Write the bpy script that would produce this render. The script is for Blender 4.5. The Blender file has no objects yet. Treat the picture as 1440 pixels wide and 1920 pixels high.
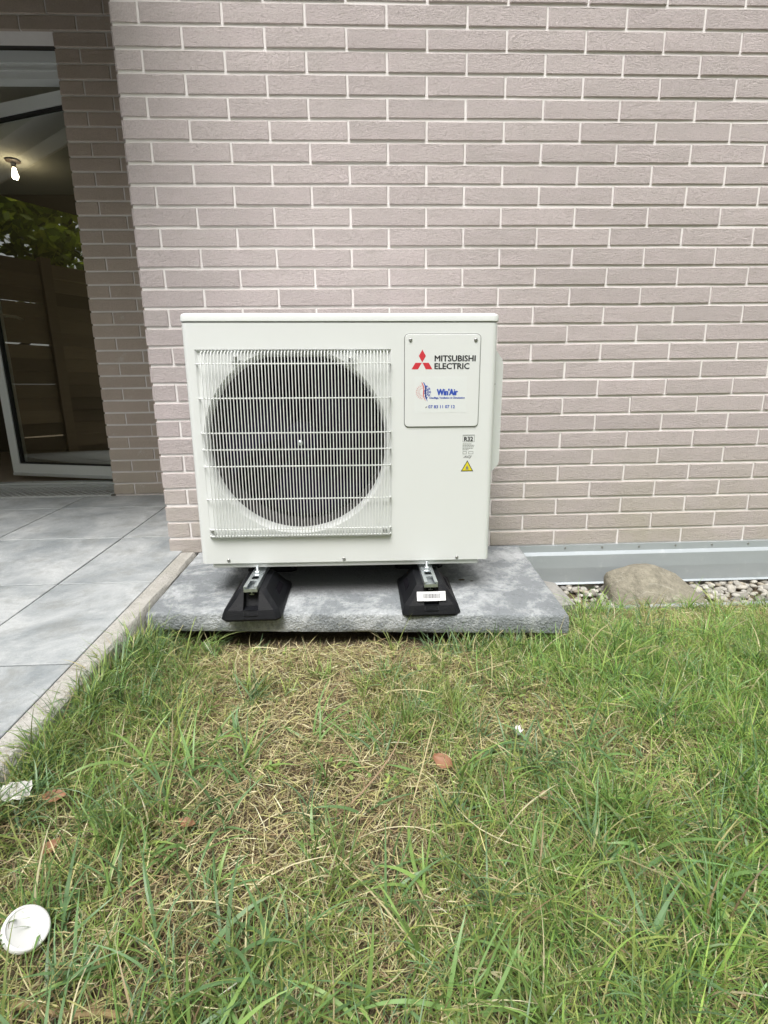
import bpy, math, random
import numpy as np
from mathutils import Matrix, Vector, noise
random.seed(7)
RNG = np.random.default_rng(11)
SC = bpy.context.scene
COL = SC.collection

# ------------------------------------------------------------------ camera, sky, sun, exposure
CAM_POS = (0.65335, -1.864475, 0.56825)
CAM_R = ((0.99911922, -0.03991314, -0.01295059),      # right
         (-0.0216859, -0.22692235, -0.97367139),      # down
         (0.0359235, 0.97309464, -0.22758804))        # forward
cd = bpy.data.cameras.new('camera')
cd.sensor_fit = 'VERTICAL'
cd.sensor_height = 32.0
cd.sensor_width = 24.0
cd.lens = 957.9 / 1920.0 * 32.0
cd.clip_start = 0.02
cd.clip_end = 400.0
cam = bpy.data.objects.new('camera', cd)
COL.objects.link(cam)
cm = Matrix.Identity(4)
for i in range(3):
    cm[i][0] = CAM_R[0][i]
    cm[i][1] = -CAM_R[1][i]
    cm[i][2] = -CAM_R[2][i]
    cm[i][3] = CAM_POS[i]
cam.matrix_world = cm
SC.camera = cam

SUN_ELEV, SUN_AZ = math.radians(60), math.radians(196)      # azimuth measured clockwise from +Y (towards the wall)
w = bpy.data.worlds.new('World')
SC.world = w
w.use_nodes = True
wn, wl = w.node_tree.nodes, w.node_tree.links
sky = wn.new('ShaderNodeTexSky')
sky.sky_type = 'NISHITA'
sky.sun_disc = False
sky.sun_elevation = SUN_ELEV
sky.sun_rotation = SUN_AZ
sky.air_density = 1.0
sky.dust_density = 4.0
sky.ozone_density = 1.0
hs = wn.new('ShaderNodeHueSaturation')                      # thin cloud: the blue is mostly washed out
hs.inputs['Saturation'].default_value = 0.22
bg = wn['Background']
wl.new(sky.outputs[0], hs.inputs['Color'])
wl.new(hs.outputs[0], bg.inputs[0])
bg.inputs[1].default_value = 0.12

sd = bpy.data.lights.new('sun', 'SUN')
sd.energy = 2.2
sd.angle = math.radians(28)
sd.color = (1.0, 0.975, 0.94)
sun = bpy.data.objects.new('sun', sd)
COL.objects.link(sun)
sv = Vector((math.sin(SUN_AZ) * math.cos(SUN_ELEV), math.cos(SUN_AZ) * math.cos(SUN_ELEV), math.sin(SUN_ELEV)))
sun.rotation_euler = sv.to_track_quat('Z', 'Y').to_euler()

SC.view_settings.view_transform = 'Standard'
SC.view_settings.look = 'None'
SC.view_settings.exposure = 0.62
SC.view_settings.gamma = 1.0
SC.view_settings.use_curve_mapping = False
SC.render.engine = 'CYCLES'
SC.cycles.use_denoising = True
SC.cycles.max_bounces = 8
SC.cycles.transparent_max_bounces = 12

# ------------------------------------------------------------------ helpers
class MB:
    """collects shapes; build() links them as ONE mesh object"""
    def __init__(s):
        s.v, s.f, s.c = [], [], []
    def add(s, vs, fs, col=None):
        o = len(s.v)
        s.v += [tuple(p) for p in vs]
        s.f += [tuple(i + o for i in f) for f in fs]
        if col is not None:
            s.c += [col] * len(vs)
        return s
    def box(s, a, b, col=None):
        x0, y0, z0 = a; x1, y1, z1 = b
        vs = [(x0, y0, z0), (x1, y0, z0), (x1, y1, z0), (x0, y1, z0), (x0, y0, z1), (x1, y0, z1), (x1, y1, z1), (x0, y1, z1)]
        return s.add(vs, [(0, 3, 2, 1), (4, 5, 6, 7), (0, 1, 5, 4), (1, 2, 6, 5), (2, 3, 7, 6), (3, 0, 4, 7)], col)
    def tube(s, p, q, r, n=6, r2=None, caps=True):
        p, q = Vector(p), Vector(q)
        d = (q - p).normalized()
        a = d.orthogonal().normalized(); b = d.cross(a)
        r2 = r if r2 is None else r2
        vs = []
        for c, rr in ((p, r), (q, r2)):
            for i in range(n):
                t = 2 * math.pi * i / n
                vs.append(c + a * rr * math.cos(t) + b * rr * math.sin(t))
        fs = [(i, (i + 1) % n, n + (i + 1) % n, n + i) for i in range(n)]
        if caps:
            fs += [tuple(range(n - 1, -1, -1)), tuple(range(n, 2 * n))]
        return s.add(vs, fs)
    def path(s, pts, r, n=6, radii=None):
        pts = [Vector(p) for p in pts]
        vs, fs = [], []
        a = None
        for k, p in enumerate(pts):
            d = (pts[min(k + 1, len(pts) - 1)] - pts[max(k - 1, 0)]).normalized()
            a = d.orthogonal().normalized() if a is None else (a - d * a.dot(d)).normalized()
            b = d.cross(a)
            rr = radii[k] if radii else r
            for i in range(n):
                t = 2 * math.pi * i / n
                vs.append(p + a * rr * math.cos(t) + b * rr * math.sin(t))
        for k in range(len(pts) - 1):
            for i in range(n):
                fs.append((k * n + i, k * n + (i + 1) % n, (k + 1) * n + (i + 1) % n, (k + 1) * n + i))
        fs += [tuple(range(n - 1, -1, -1)), tuple(range((len(pts) - 1) * n, len(pts) * n))]
        return s.add(vs, fs)
    def lathe(s, prof, c, axis='z', n=24, col=None):
        """prof = (radius, height) pairs round an axis through c"""
        vs, fs = [], []
        for r, h in prof:
            for i in range(n):
                t = 2 * math.pi * i / n
                u, v = r * math.cos(t), r * math.sin(t)
                if axis == 'z':
                    vs.append((c[0] + u, c[1] + v, c[2] + h))
                else:                                        # height runs towards -y (out of a front face)
                    vs.append((c[0] + u, c[1] - h, c[2] + v))
        for k in range(len(prof) - 1):
            for i in range(n):
                j = (i + 1) % n
                fs.append((k * n + i, k * n + j, (k + 1) * n + j, (k + 1) * n + i))
        if prof[0][0] > 1e-6:
            fs.append(tuple(range(n - 1, -1, -1)))
        if prof[-1][0] > 1e-6:
            fs.append(tuple(range((len(prof) - 1) * n, len(prof) * n)))
        return s.add(vs, fs, col)
    def extr(s, poly, x0, x1):
        """(y,z) polygon swept along x"""
        n = len(poly)
        vs = [(x0, y, z) for y, z in poly] + [(x1, y, z) for y, z in poly]
        fs = [(i, (i + 1) % n, n + (i + 1) % n, n + i) for i in range(n)] + [tuple(range(n - 1, -1, -1)), tuple(range(n, 2 * n))]
        return s.add(vs, fs)
    def loft(s, loops, cap0=True, cap1=True):
        n = len(loops[0]); vs = [p for l in loops for p in l]; fs = []
        for k in range(len(loops) - 1):
            for i in range(n):
                j = (i + 1) % n
                fs.append((k * n + i, k * n + j, (k + 1) * n + j, (k + 1) * n + i))
        if cap0:
            fs.append(tuple(range(n - 1, -1, -1)))
        if cap1:
            fs.append(tuple(range((len(loops) - 1) * n, len(loops) * n)))
        return s.add(vs, fs)
    def mesh(s, name, mat=None, smooth=None):
        m = bpy.data.meshes.new(name)
        m.from_pydata(s.v, [], s.f)
        if s.c:
            a = m.color_attributes.new('col', 'FLOAT_COLOR', 'POINT')
            arr = np.ones((len(s.v), 4), np.float32)
            arr[:, :3] = np.array(s.c, np.float32)
            a.data.foreach_set('color', arr.ravel())
        if mat:
            m.materials.append(mat)
        m.update()
        if smooth is not None:
            fix_normals(m)
            m.polygons.foreach_set('use_smooth', [True] * len(m.polygons))
            m.set_sharp_from_angle(angle=math.radians(smooth))
        return m
    def build(s, name, mat, parent=None, smooth=None, **tags):
        return link(name, s.mesh(name, mat, smooth), parent, **tags)

def fix_normals(m):
    import bmesh
    b = bmesh.new(); b.from_mesh(m)
    bmesh.ops.recalc_face_normals(b, faces=b.faces)
    b.to_mesh(m); b.free()

def link(name, mesh, parent=None, loc=None, **tags):
    o = bpy.data.objects.new(name, mesh)
    COL.objects.link(o)
    if loc is not None:
        o.location = loc
    if parent is not None:
        o.parent = parent
        o.matrix_parent_inverse = Matrix.Translation(parent.get('base', (0, 0, 0))).inverted() if parent.type == 'EMPTY' else Matrix.Identity(4)
    for k, v in tags.items():
        o[k] = v
    return o

def thing(name, label, cat, base=(0, 0, 0), group=None):
    o = bpy.data.objects.new(name, None)
    o.empty_display_size = 0.05
    COL.objects.link(o)
    o.location = base
    o['base'] = base
    o['label'] = label
    o['category'] = cat
    if group:
        o['group'] = group
    return o

def unbase():
    for o in bpy.data.objects:
        if 'base' in o:
            del o['base']

def lin(h):
    return tuple(((c / 255 + .055) / 1.055) ** 2.4 if c > 10 else c / 255 / 12.92 for c in h)

class NT:
    def __init__(s, name):
        s.m = bpy.data.materials.new(name); s.m.use_nodes = True
        s.t = s.m.node_tree; s.N = s.t.nodes; s.L = s.t.links
        s.b = s.N['Principled BSDF']; s.out = s.N['Material Output']
    def n(s, typ, **kw):
        nd = s.N.new('ShaderNode' + typ)
        for k, v in kw.items():
            if hasattr(nd, k):
                setattr(nd, k, v)
            else:
                nd.inputs[k].default_value = v
        return nd
    def l(s, a, b):
        s.L.new(a, b); return s
    def coord(s, kind='Object', scale=(1, 1, 1), rnd=False):
        tc = s.n('TexCoord'); mp = s.n('Mapping')
        s.l(tc.outputs[kind], mp.inputs[0]); mp.inputs['Scale'].default_value = scale
        if rnd:
            oi = s.n('ObjectInfo'); mu = s.n('Math', operation='MULTIPLY'); mu.inputs[1].default_value = 57.0
            s.l(oi.outputs['Random'], mu.inputs[0])
            cx = s.n('CombineXYZ')
            for i in range(3):
                s.l(mu.outputs[0], cx.inputs[i])
            s.l(cx.outputs[0], mp.inputs['Location'])
        return mp.outputs[0]
    def noise(s, co, scale, detail=4, rough=.55, dist=0):
        nd = s.n('TexNoise', Scale=scale, Detail=detail, Roughness=rough, Distortion=dist)
        s.l(co, nd.inputs['Vector']); return nd.outputs['Fac']
    def ramp(s, fac, stops):
        r = s.n('ValToRGB'); e = r.color_ramp.elements
        while len(e) < len(stops):
            e.new(.5)
        for el, (p, c) in zip(e, stops):
            el.position = p
            el.color = (c, c, c, 1) if not hasattr(c, '__len__') else (*c, 1)
        s.l(fac, r.inputs[0]); return r.outputs[0]
    def mix(s, fac, a, b, blend='MIX'):
        m = s.n('Mix', data_type='RGBA', blend_type=blend)
        for sock, val in ((m.inputs[0], fac), (m.inputs[6], a), (m.inputs[7], b)):
            if hasattr(val, 'is_linked'):
                s.l(val, sock)
            elif hasattr(val, '__len__'):
                sock.default_value = (*val, 1)
            else:
                sock.default_value = val
        return m.outputs[2]
    def math(s, op, a, b=0.0):
        m = s.n('Math', operation=op)
        for i, v in enumerate((a, b)):
            if hasattr(v, 'is_linked'):
                s.l(v, m.inputs[i])
            else:
                m.inputs[i].default_value = v
        return m.outputs[0]
    def bump(s, h, dist, strength=1.0):
        b = s.n('Bump'); b.inputs['Strength'].default_value = strength; b.inputs['Distance'].default_value = dist
        s.l(h, b.inputs['Height']); s.l(b.outputs[0], s.b.inputs['Normal']); return s
    def base(s, c):
        if hasattr(c, 'is_linked'):
            s.l(c, s.b.inputs['Base Color'])
        else:
            s.b.inputs['Base Color'].default_value = (*c, 1)
        return s
    def rough(s, r, metal=0.0, spec=None):
        if hasattr(r, 'is_linked'):
            s.l(r, s.b.inputs['Roughness'])
        else:
            s.b.inputs['Roughness'].default_value = r
        s.b.inputs['Metallic'].default_value = metal
        if spec is not None:
            s.b.inputs['Specular IOR Level'].default_value = spec
        return s

def plain(name, c, rough=.5, metal=0, var=.08, scale=40, bump=0, spec=None):
    t = NT(name); co = t.coord()
    f = t.noise(co, scale, 5, .6)
    t.base(t.mix(f, tuple(x * (1 - var) for x in c), tuple(min(1, x * (1 + var)) for x in c))).rough(rough, metal, spec)
    if bump:
        t.bump(t.noise(co, scale * 6, 3), bump)
    return t.m

# ------------------------------------------------------------------ materials
def brick_mat(name, c1, c2):
    t = NT(name)
    co = t.coord('Object', (1, 1, 1), True)
    oi = t.n('ObjectInfo')
    big = t.noise(co, 9, 3, .5)
    col = t.mix(t.ramp(big, [(.3, 0), (.7, 1)]), c1, c2)
    vv = t.math('ADD', t.math('MULTIPLY', oi.outputs['Random'], .10), .95)
    cv = t.n('CombineColor'); [t.l(vv, cv.inputs[i]) for i in range(3)]
    col = t.mix(1.0, col, cv.outputs[0], 'MULTIPLY')
    fine = t.noise(co, 260, 4, .75)
    col = t.mix(t.ramp(fine, [(.36, .30), (.54, 0)]), col, tuple(x * .45 for x in c1))
    gp = t.n('NewGeometry'); gx = t.n('SeparateXYZ'); t.l(gp.outputs['Position'], gx.inputs[0])      # splash dirt low on the wall
    low = t.math('MULTIPLY', t.ramp(t.math('MULTIPLY', gx.outputs[2], 1.0), [(.03, 1), (.42, 0)]), t.ramp(t.noise(gp.outputs['Position'], 5, 5, .6), [(.35, .25), (.65, .8)]))
    col = t.mix(low, col, (.47, .435, .36))
    smear = t.math('MULTIPLY', t.ramp(t.noise(gp.outputs['Position'], 13, 7, .8), [(.60, 0), (.68, .5)]), t.ramp(gx.outputs[0], [(.1, 1), (.6, .25)]))
    col = t.mix(smear, col, (.68, .66, .63))
    spk = t.noise(co, 38, 4, .75)
    col = t.mix(t.ramp(spk, [(.69, 0), (.76, .55)]), col, (.68, .66, .62))
    co2 = t.coord('Object', (1, 1, 2.3), True)
    wav = t.noise(co2, 62, 6, .68, 1.3)
    pit = t.ramp(t.noise(co2, 150, 3, .6, .8), [(.36, 0), (.5, 1)])
    h = t.math('ADD', wav, t.math('MULTIPLY', pit, .35))
    t.base(col).rough(.92, spec=.25).bump(h, .0031, .9)
    return t.m

M = {}
M['brick'] = brick_mat('brick_clay', (.58, .508, .508), (.552, .492, .485))
M['brick2'] = brick_mat('brick_clay_smooth', (.60, .50, .44), (.55, .46, .39))
t = NT('mortar'); co = t.coord()
t.base(t.mix(t.noise(co, 30, 4), (.76, .72, .705), (.86, .83, .82))).rough(.95, spec=.2).bump(t.noise(co, 350, 3), .0012)
M['mortar'] = t.m

t = NT('tile_slate'); co = t.coord('Object', (1, 1, 1), True)
cs = t.coord('Object', (1, 2.6, 1), True)
haze = t.ramp(t.noise(co, 4.2, 10, .76, .5), [(.38, 0), (.62, 1)])
strk = t.ramp(t.noise(cs, 17, 8, .78, 1.5), [(.54, 0), (.70, .8)])
spots = t.ramp(t.noise(co, 70, 3, .6), [(.70, 0), (.75, 1)])
dirt = t.ramp(t.noise(co, 9, 8, .75), [(.36, .5), (.5, 0)])
c = t.mix(t.noise(co, 34, 7, .75), (.235, .265, .285), (.335, .36, .375))
c = t.mix(t.math('MULTIPLY', haze, .72), c, (.60, .615, .615))
c = t.mix(t.math('MULTIPLY', strk, .45), c, (.58, .59, .58))
c = t.mix(dirt, c, (.26, .265, .25))
c = t.mix(t.math('MULTIPLY', spots, .5), c, (.7, .7, .68))
t.base(c).rough(t.ramp(haze, [(0, .42), (1, .68)]), spec=.5).bump(t.noise(co, 90, 6, .7), .0016)
M['tile'] = t.m

def concrete(name, ca, cb, haze, sc=6, bump=.003, bscale=160, painted_shade=False):
    t = NT(name); co = t.coord()
    c = t.mix(t.noise(co, sc, 6, .65), ca, cb)
    hz = t.ramp(t.noise(co, sc * 1.1, 11, .78, .25), [(.47, 0), (.63, 1)])
    hf = t.math('MULTIPLY', hz, .78 if painted_shade else .6)
    if painted_shade:                                                # shade under the unit painted in: lime bloom masked out, concrete darkened
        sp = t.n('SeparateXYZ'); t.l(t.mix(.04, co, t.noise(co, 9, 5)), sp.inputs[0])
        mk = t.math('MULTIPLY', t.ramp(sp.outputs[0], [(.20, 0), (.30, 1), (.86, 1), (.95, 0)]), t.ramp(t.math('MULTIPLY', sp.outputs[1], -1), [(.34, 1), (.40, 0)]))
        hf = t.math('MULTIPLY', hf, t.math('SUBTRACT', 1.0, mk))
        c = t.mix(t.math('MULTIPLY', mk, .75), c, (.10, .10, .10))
    c = t.mix(hf, c, haze)
    c = t.mix(t.ramp(t.noise(co, 60, 3, .7), [(.3, .35), (.45, 0)]), c, tuple(x * .5 for x in ca))
    h = t.math('ADD', t.noise(co, bscale, 4, .6), t.math('MULTIPLY', t.noise(co, bscale * .25, 3), .7))
    t.base(c).rough(.85, spec=.35).bump(h, bump)
    return t.m
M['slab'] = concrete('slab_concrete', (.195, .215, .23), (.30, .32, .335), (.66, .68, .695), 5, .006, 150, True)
M['kerb'] = concrete('kerb_concrete', (.36, .345, .31), (.47, .455, .42), (.58, .565, .54), 11, .005, 120)
M['joint'] = plain('joint_grout', (.10, .10, .095), .9, var=.3, scale=60)
M['chunk'] = concrete('chunk_concrete', (.28, .28, .27), (.36, .35, .33), (.5, .48, .45), 12)

t = NT('unit_paint'); co = t.coord()
t.base(t.mix(t.noise(co, 3, 3), (.715, .735, .73), (.74, .758, .75))).rough(.42, spec=.45).bump(t.noise(co, 900, 2), .00012)
M['paint'] = t.m
M['wire'] = plain('grille_coating', (.77, .79, .78), .4, var=.02)
M['duct'] = plain('duct_plastic', (.06, .055, .058), .5, var=.06)
M['dark'] = plain('unit_inside', (.008, .007, .010), .8, var=.2, spec=.1)
M['fin'] = plain('coil_fins', (.014, .010, .028), .7, 0, var=.3, scale=20, spec=.08)
M['blade'] = plain('fan_plastic', (.014, .010, .026), .7, var=.15, spec=.08)
M['zinc'] = plain('zinc_plated_steel', (.62, .66, .68), .34, .85, var=.1, scale=120)
M['screw'] = plain('screw_steel', (.42, .42, .41), .35, .8, var=.1, scale=200)
t = NT('black_rubber'); co = t.coord()
t.base(t.mix(t.ramp(t.noise(co, 28, 8, .75), [(.56, 0), (.78, .4)]), (.007, .0075, .010), (.05, .05, .052))).rough(.55, spec=.3).bump(t.noise(co, 300, 3), .0008)
M['rubber'] = t.m
M['paper'] = plain('label_paper', (.82, .82, .84), .6, var=.02)
M['vinyl'] = plain('sticker_vinyl', (.74, .765, .76), .35, var=.02)
M['ink'] = plain('black_ink', (.018, .018, .022), .5, var=.1)
M['grey_ink'] = plain('grey_ink', (.22, .225, .22), .5, var=.1)
M['red_ink'] = plain('red_ink', (.60, .035, .05), .45, var=.05)
M['blue_ink'] = plain('blue_ink', (.035, .085, .45), .45, var=.05)
M['yellow'] = plain('yellow_ink', (.72, .62, .03), .45, var=.05)
t = NT('galvanised_sheet'); co = t.coord('Object', (1, 1, 1)); cz = t.coord('Object', (.6, 1, 3))
c = t.mix(t.noise(cz, 6, 6, .65), (.41, .45, .475), (.50, .54, .565))
c = t.mix(t.ramp(t.noise(co, 22, 6, .7), [(.58, 0), (.72, .5)]), c, (.62, .65, .66))
t.base(c).rough(.48, .35).bump(t.noise(co, 12, 3), .002)
M['galv'] = t.m
M['pvc'] = plain('white_door_pvc', (.70, .725, .72), .4, var=.03)
M['gasket'] = plain('black_gasket', (.012, .012, .012), .6)
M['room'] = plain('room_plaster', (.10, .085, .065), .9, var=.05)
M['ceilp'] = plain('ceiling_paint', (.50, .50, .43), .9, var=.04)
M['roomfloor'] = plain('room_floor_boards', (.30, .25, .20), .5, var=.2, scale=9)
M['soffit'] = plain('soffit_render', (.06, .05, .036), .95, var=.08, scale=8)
M['grate'] = plain('grate_steel', (.62, .64, .63), .5, .2, var=.15, scale=60)
M['sill'] = plain('sill_aluminium', (.60, .63, .63), .4, .4, var=.06)
M['alu'] = plain('handle_aluminium', (.6, .6, .58), .3, .8)

t = NT('door_glass')
lw = t.n('LayerWeight', Blend=0.5); gl = t.n('BsdfGlossy', Roughness=0.0); tr = t.n('BsdfTransparent')
tr.inputs[0].default_value = (.74, .78, .72, 1); gl.inputs[0].default_value = (.95, .97, .9, 1)
fm = t.math('ADD', t.math('MULTIPLY', t.math('POWER', lw.outputs['Facing'], 3.0), .9), .26)
mx = t.n('MixShader'); t.l(fm, mx.inputs[0]); t.l(tr.outputs[0], mx.inputs[1]); t.l(gl.outputs[0], mx.inputs[2])
t.l(mx.outputs[0], t.out.inputs[0])
M['glass'] = t.m

t = NT('lamp_bulb'); em = t.n('Emission', Strength=45.0); em.inputs[0].default_value = (1, .80, .55, 1)
t.l(em.outputs[0], t.out.inputs[0]); M['bulb'] = t.m

def attr_mat(name, rough, transl, spec=.3, bump=None):
    t = NT(name); at = t.n('Attribute', attribute_name='col')
    t.base(at.outputs['Color']).rough(rough, spec=spec)
    if bump:
        t.bump(t.noise(t.coord(), bump[0], 4), bump[1])
    if transl:
        tl = t.n('BsdfTranslucent'); t.l(at.outputs['Color'], tl.inputs[0])
        mx = t.n('MixShader'); mx.inputs[0].default_value = transl
        t.l(t.b.outputs[0], mx.inputs[1]); t.l(tl.outputs[0], mx.inputs[2]); t.l(mx.outputs[0], t.out.inputs[0])
    return t.m
M['grass'] = attr_mat('grass_blade', .40, .36, .5)
M['straw'] = attr_mat('dry_straw', .75, .12, .2)
M['pebble'] = attr_mat('pebble_stone', .8, 0, .3, (120, .002))
M['leafm'] = attr_mat('tree_leaf', .5, .5, .4)

t = NT('soil'); co = t.coord('Generated' if False else 'Object')
s1 = t.mix(t.noise(co, 26, 8, .7), (.070, .050, .034), (.19, .145, .10))
s1 = t.mix(t.ramp(t.noise(co, 190, 6, .8), [(.46, 0), (.60, .85)]), s1, (.36, .29, .19))
sp = t.n('SeparateXYZ'); t.l(co, sp.inputs[0])
far = t.math('MAXIMUM', t.ramp(t.math('MULTIPLY', t.math('ADD', sp.outputs[1], 0), -.25), [(.62, 0), (.9, 1)]),
             t.ramp(t.math('MULTIPLY', sp.outputs[0], .2), [(.75, 0), (.95, 1)]))
s1 = t.mix(far, s1, t.mix(t.noise(co, 18, 6, .7), (.06, .09, .025), (.15, .18, .06)))
t.base(s1).rough(.95, spec=.15).bump(t.noise(co, 110, 8, .8), .014)
M['soil'] = t.m

t = NT('boulder_stone'); co = t.coord()
c = t.mix(t.noise(co, 7, 7, .65), (.28, .255, .20), (.42, .39, .31))
for sc_, th in ((3.1, .5), (4.7, .52)):
    wv = t.noise(t.coord('Object', (1, 1, 1.6)), sc_, 3, .45, 1.2)
    line = t.ramp(t.math('ABSOLUTE', t.math('SUBTRACT', wv, th)), [(.0015, .5), (.006, 0)])
    c = t.mix(t.math('MULTIPLY', line, t.ramp(t.noise(co, 11, 3), [(.48, 0), (.56, 1)])), c, (.56, .53, .46))
c = t.mix(t.ramp(t.noise(co, 34, 7, .75), [(.4, .5), (.6, 0)]), c, (.16, .15, .12))
t.base(c).rough(.85, spec=.3).bump(t.math('ADD', t.noise(co, 45, 6, .65), t.math('MULTIPLY', t.noise(co, 12, 6, .7), 1.6)), .011)
M['boulder'] = t.m

def wood(name, a, b):
    t = NT(name); co = t.coord('Object', (.6, 8, 8), True)
    oi = t.n('ObjectInfo')
    c = t.mix(t.noise(co, 6, 6, .6, 1.2), a, b)
    c = t.mix(t.math('MULTIPLY', oi.outputs['Random'], .8), c, tuple(x * .35 for x in a))
    t.base(c).rough(.8); return t.m
M['fence'] = wood('fence_wood', (.32, .22, .13), (.50, .37, .23))
M['bark'] = plain('bark', (.09, .07, .05), .9, var=.3, scale=30, bump=.004)
M['dleaf'] = plain('dead_leaf', (.30, .15, .085), .6, var=.25, scale=60)
M['dleaf2'] = plain('dead_leaf_tan', (.36, .25, .16), .7, var=.25, scale=60)
M['twig'] = plain('twig_bark', (.28, .20, .10), .8, var=.3, scale=80)
M['lid'] = plain('white_plastic_lid', (.84, .84, .84), .35, var=.02)
M['scrap'] = plain('scrap_paper', (.72, .70, .69), .7, var=.08)

# ------------------------------------------------------------------ ground and sky-side setting
def sstep(a, b, x):
    t = np.clip((x - a) / (b - a), 0, 1); return t * t * (3 - 2 * t)

_gn = RNG.normal(size=(6, 4))
def ground_h(x, y):
    x = np.asarray(x, float); y = np.asarray(y, float)
    h = -.115 - .045 * sstep(-.66, -.30, y)
    h = h + .034 * (1 - sstep(.02, .16, x)) * sstep(-2.5, -1.2, y) * (1 - sstep(-.58, -.5, y))
    h = h - .014 * np.exp(-((y + .53 + .08 * (x - .03) / 1.17) / .045) ** 2) * (x < 1.22) * (x > .05)
    h = h + .006 * np.sin(7.3 * x + 2.1 * y + 1) * np.cos(5.1 * y - 1.7 * x) + .004 * np.sin(19 * x - 13 * y) * np.sin(16 * y + 3 * x + 2)
    h = h + .002 * np.sin(47 * x + 31 * y) * np.sin(53 * y - 21 * x)
    return h

def build_ground():
    xs = np.concatenate([[-60, -20, -8, -4.2, -3.4, -1.5, -.2, -.02, .0], np.arange(.015, 3.0, .022), [3.2, 3.6, 4.4, 6, 10, 20, 60]])
    ys = np.concatenate([[-60, -25, -12, -8, -5.5, -4, -3, -2.5], np.arange(-2.2, -.02, .022), [0., .5, 2, 6, 20, 60]])
    X, Y = np.meshgrid(xs, ys)
    Z = ground_h(X, Y)
    under = (X < .005) & (Y > -5.4) & (X > -3.41) | (Y > -.01)
    Z = np.where(under, -.32, Z)
    Z = np.where((X > 1.25) & (Y > -.29) & (Y < 0), -.20, Z)          # tray of the gravel strip
    n, m = X.shape
    v = np.stack([X.ravel(), Y.ravel(), Z.ravel()], 1)
    idx = np.arange(n * m).reshape(n, m)
    f = np.stack([idx[:-1, :-1], idx[:-1, 1:], idx[1:, 1:], idx[1:, :-1]], -1).reshape(-1, 4)
    me = bpy.data.meshes.new('ground'); me.from_pydata(v.tolist(), [], f.tolist()); me.materials.append(M['soil'])
    me.polygons.foreach_set('use_smooth', [True] * len(me.polygons))
    link('ground', me, kind='structure', label='bare brown soil of the lawn')
build_ground()

# ------------------------------------------------------------------ brick walls
CH, ZT = .062075, 1.7245            # course height, z of course joint 0
def zj(k):
    return ZT - k * CH

_brick_cache = {}
def brick_mesh(L, H, mat, left_round=0.0, variant=0, depth=.014):
    """front face towards -y at y=0; origin at the middle of the front face"""
    key = (round(L, 4), round(H, 4), mat.name, left_round, variant, depth)
    if key in _brick_cache:
        return _brick_cache[key]
    rr = random.Random(hash((round(L * 1000), variant, 5)) & 0xffff)
    nx = 4 if L > .15 else 2
    pts = []
    hx, hz = L / 2, H / 2
    for i in range(nx):
        pts.append((-hx + L * i / nx, -hz))
    for i in range(2):
        pts.append((hx, -hz + H * i / 2))
    for i in range(nx):
        pts.append((hx - L * i / nx, hz))
    for i in range(2):
        pts.append((-hx, hz - H * i / 2))
    inner, outer, back = [], [], []
    for (x, z) in pts:
        j = lambda a: rr.uniform(-a, a)
        cx = left_round if (x < -hx + 1e-6 and left_round) else .0022
        ix = x + (cx if x < -hx + 1e-6 else -.0022 if x > hx - 1e-6 else 0)
        iz = z + (.0011 if z < -hz + 1e-6 else -.0020 if z > hz - 1e-6 else 0)
        e = j(.0005)
        ox = x + (j(.0007) if abs(abs(x) - hx) < 1e-6 else 0); oz = z + (e if abs(abs(z) - hz) < 1e-6 else 0)
        inner.append((ix + j(.0004), j(.0006), iz + e * .8))
        outer.append((ox, cx * .8 + .0004 + j(.0003), oz))
        back.append((ox, depth, oz))
    m = MB().loft([back, outer, inner], cap0=False).mesh('brick', mat)
    fix_normals(m)
    _brick_cache[key] = m
    return m

def row_pieces(k, x0, x1, ph_even, ph_odd, pitch=.25, joint=.0075):
    """brick spans of course k between x0 and x1"""
    ph = ph_even if k % 2 == 0 else ph_odd
    n0 = math.ceil((x0 - ph) / pitch + 1e-6)
    cuts = [x0] + [ph + pitch * n for n in range(n0, n0 + 60) if ph + pitch * n < x1 - 1e-6] + [x1]
    out = []
    for a, b in zip(cuts[:-1], cuts[1:]):
        a2 = a + (joint / 2 if a > x0 else 0); b2 = b - (joint / 2 if b < x1 else 0)
        if b2 - a2 > .02:
            out.append((a2, b2))
    return out
BH = CH - .0098

WALL_TOP = 2.66
X_END = 3.6
bw = thing('brick_wall', 'pale pinkish grey brick wall standing behind the white outdoor unit', 'wall', (-.085, 0, 0))
CW = -.085                                                      # outer corner of the wall
mb = MB()
mb.box((CW + .006, .0044, -.3), (X_END, .30, WALL_TOP))          # front leaf, mortar showing in the joints
mb.box((CW + .006, .30, -.3), (.17, .95, WALL_TOP))              # return along the recess
mb.build('mortar', M['mortar'], bw)

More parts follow.
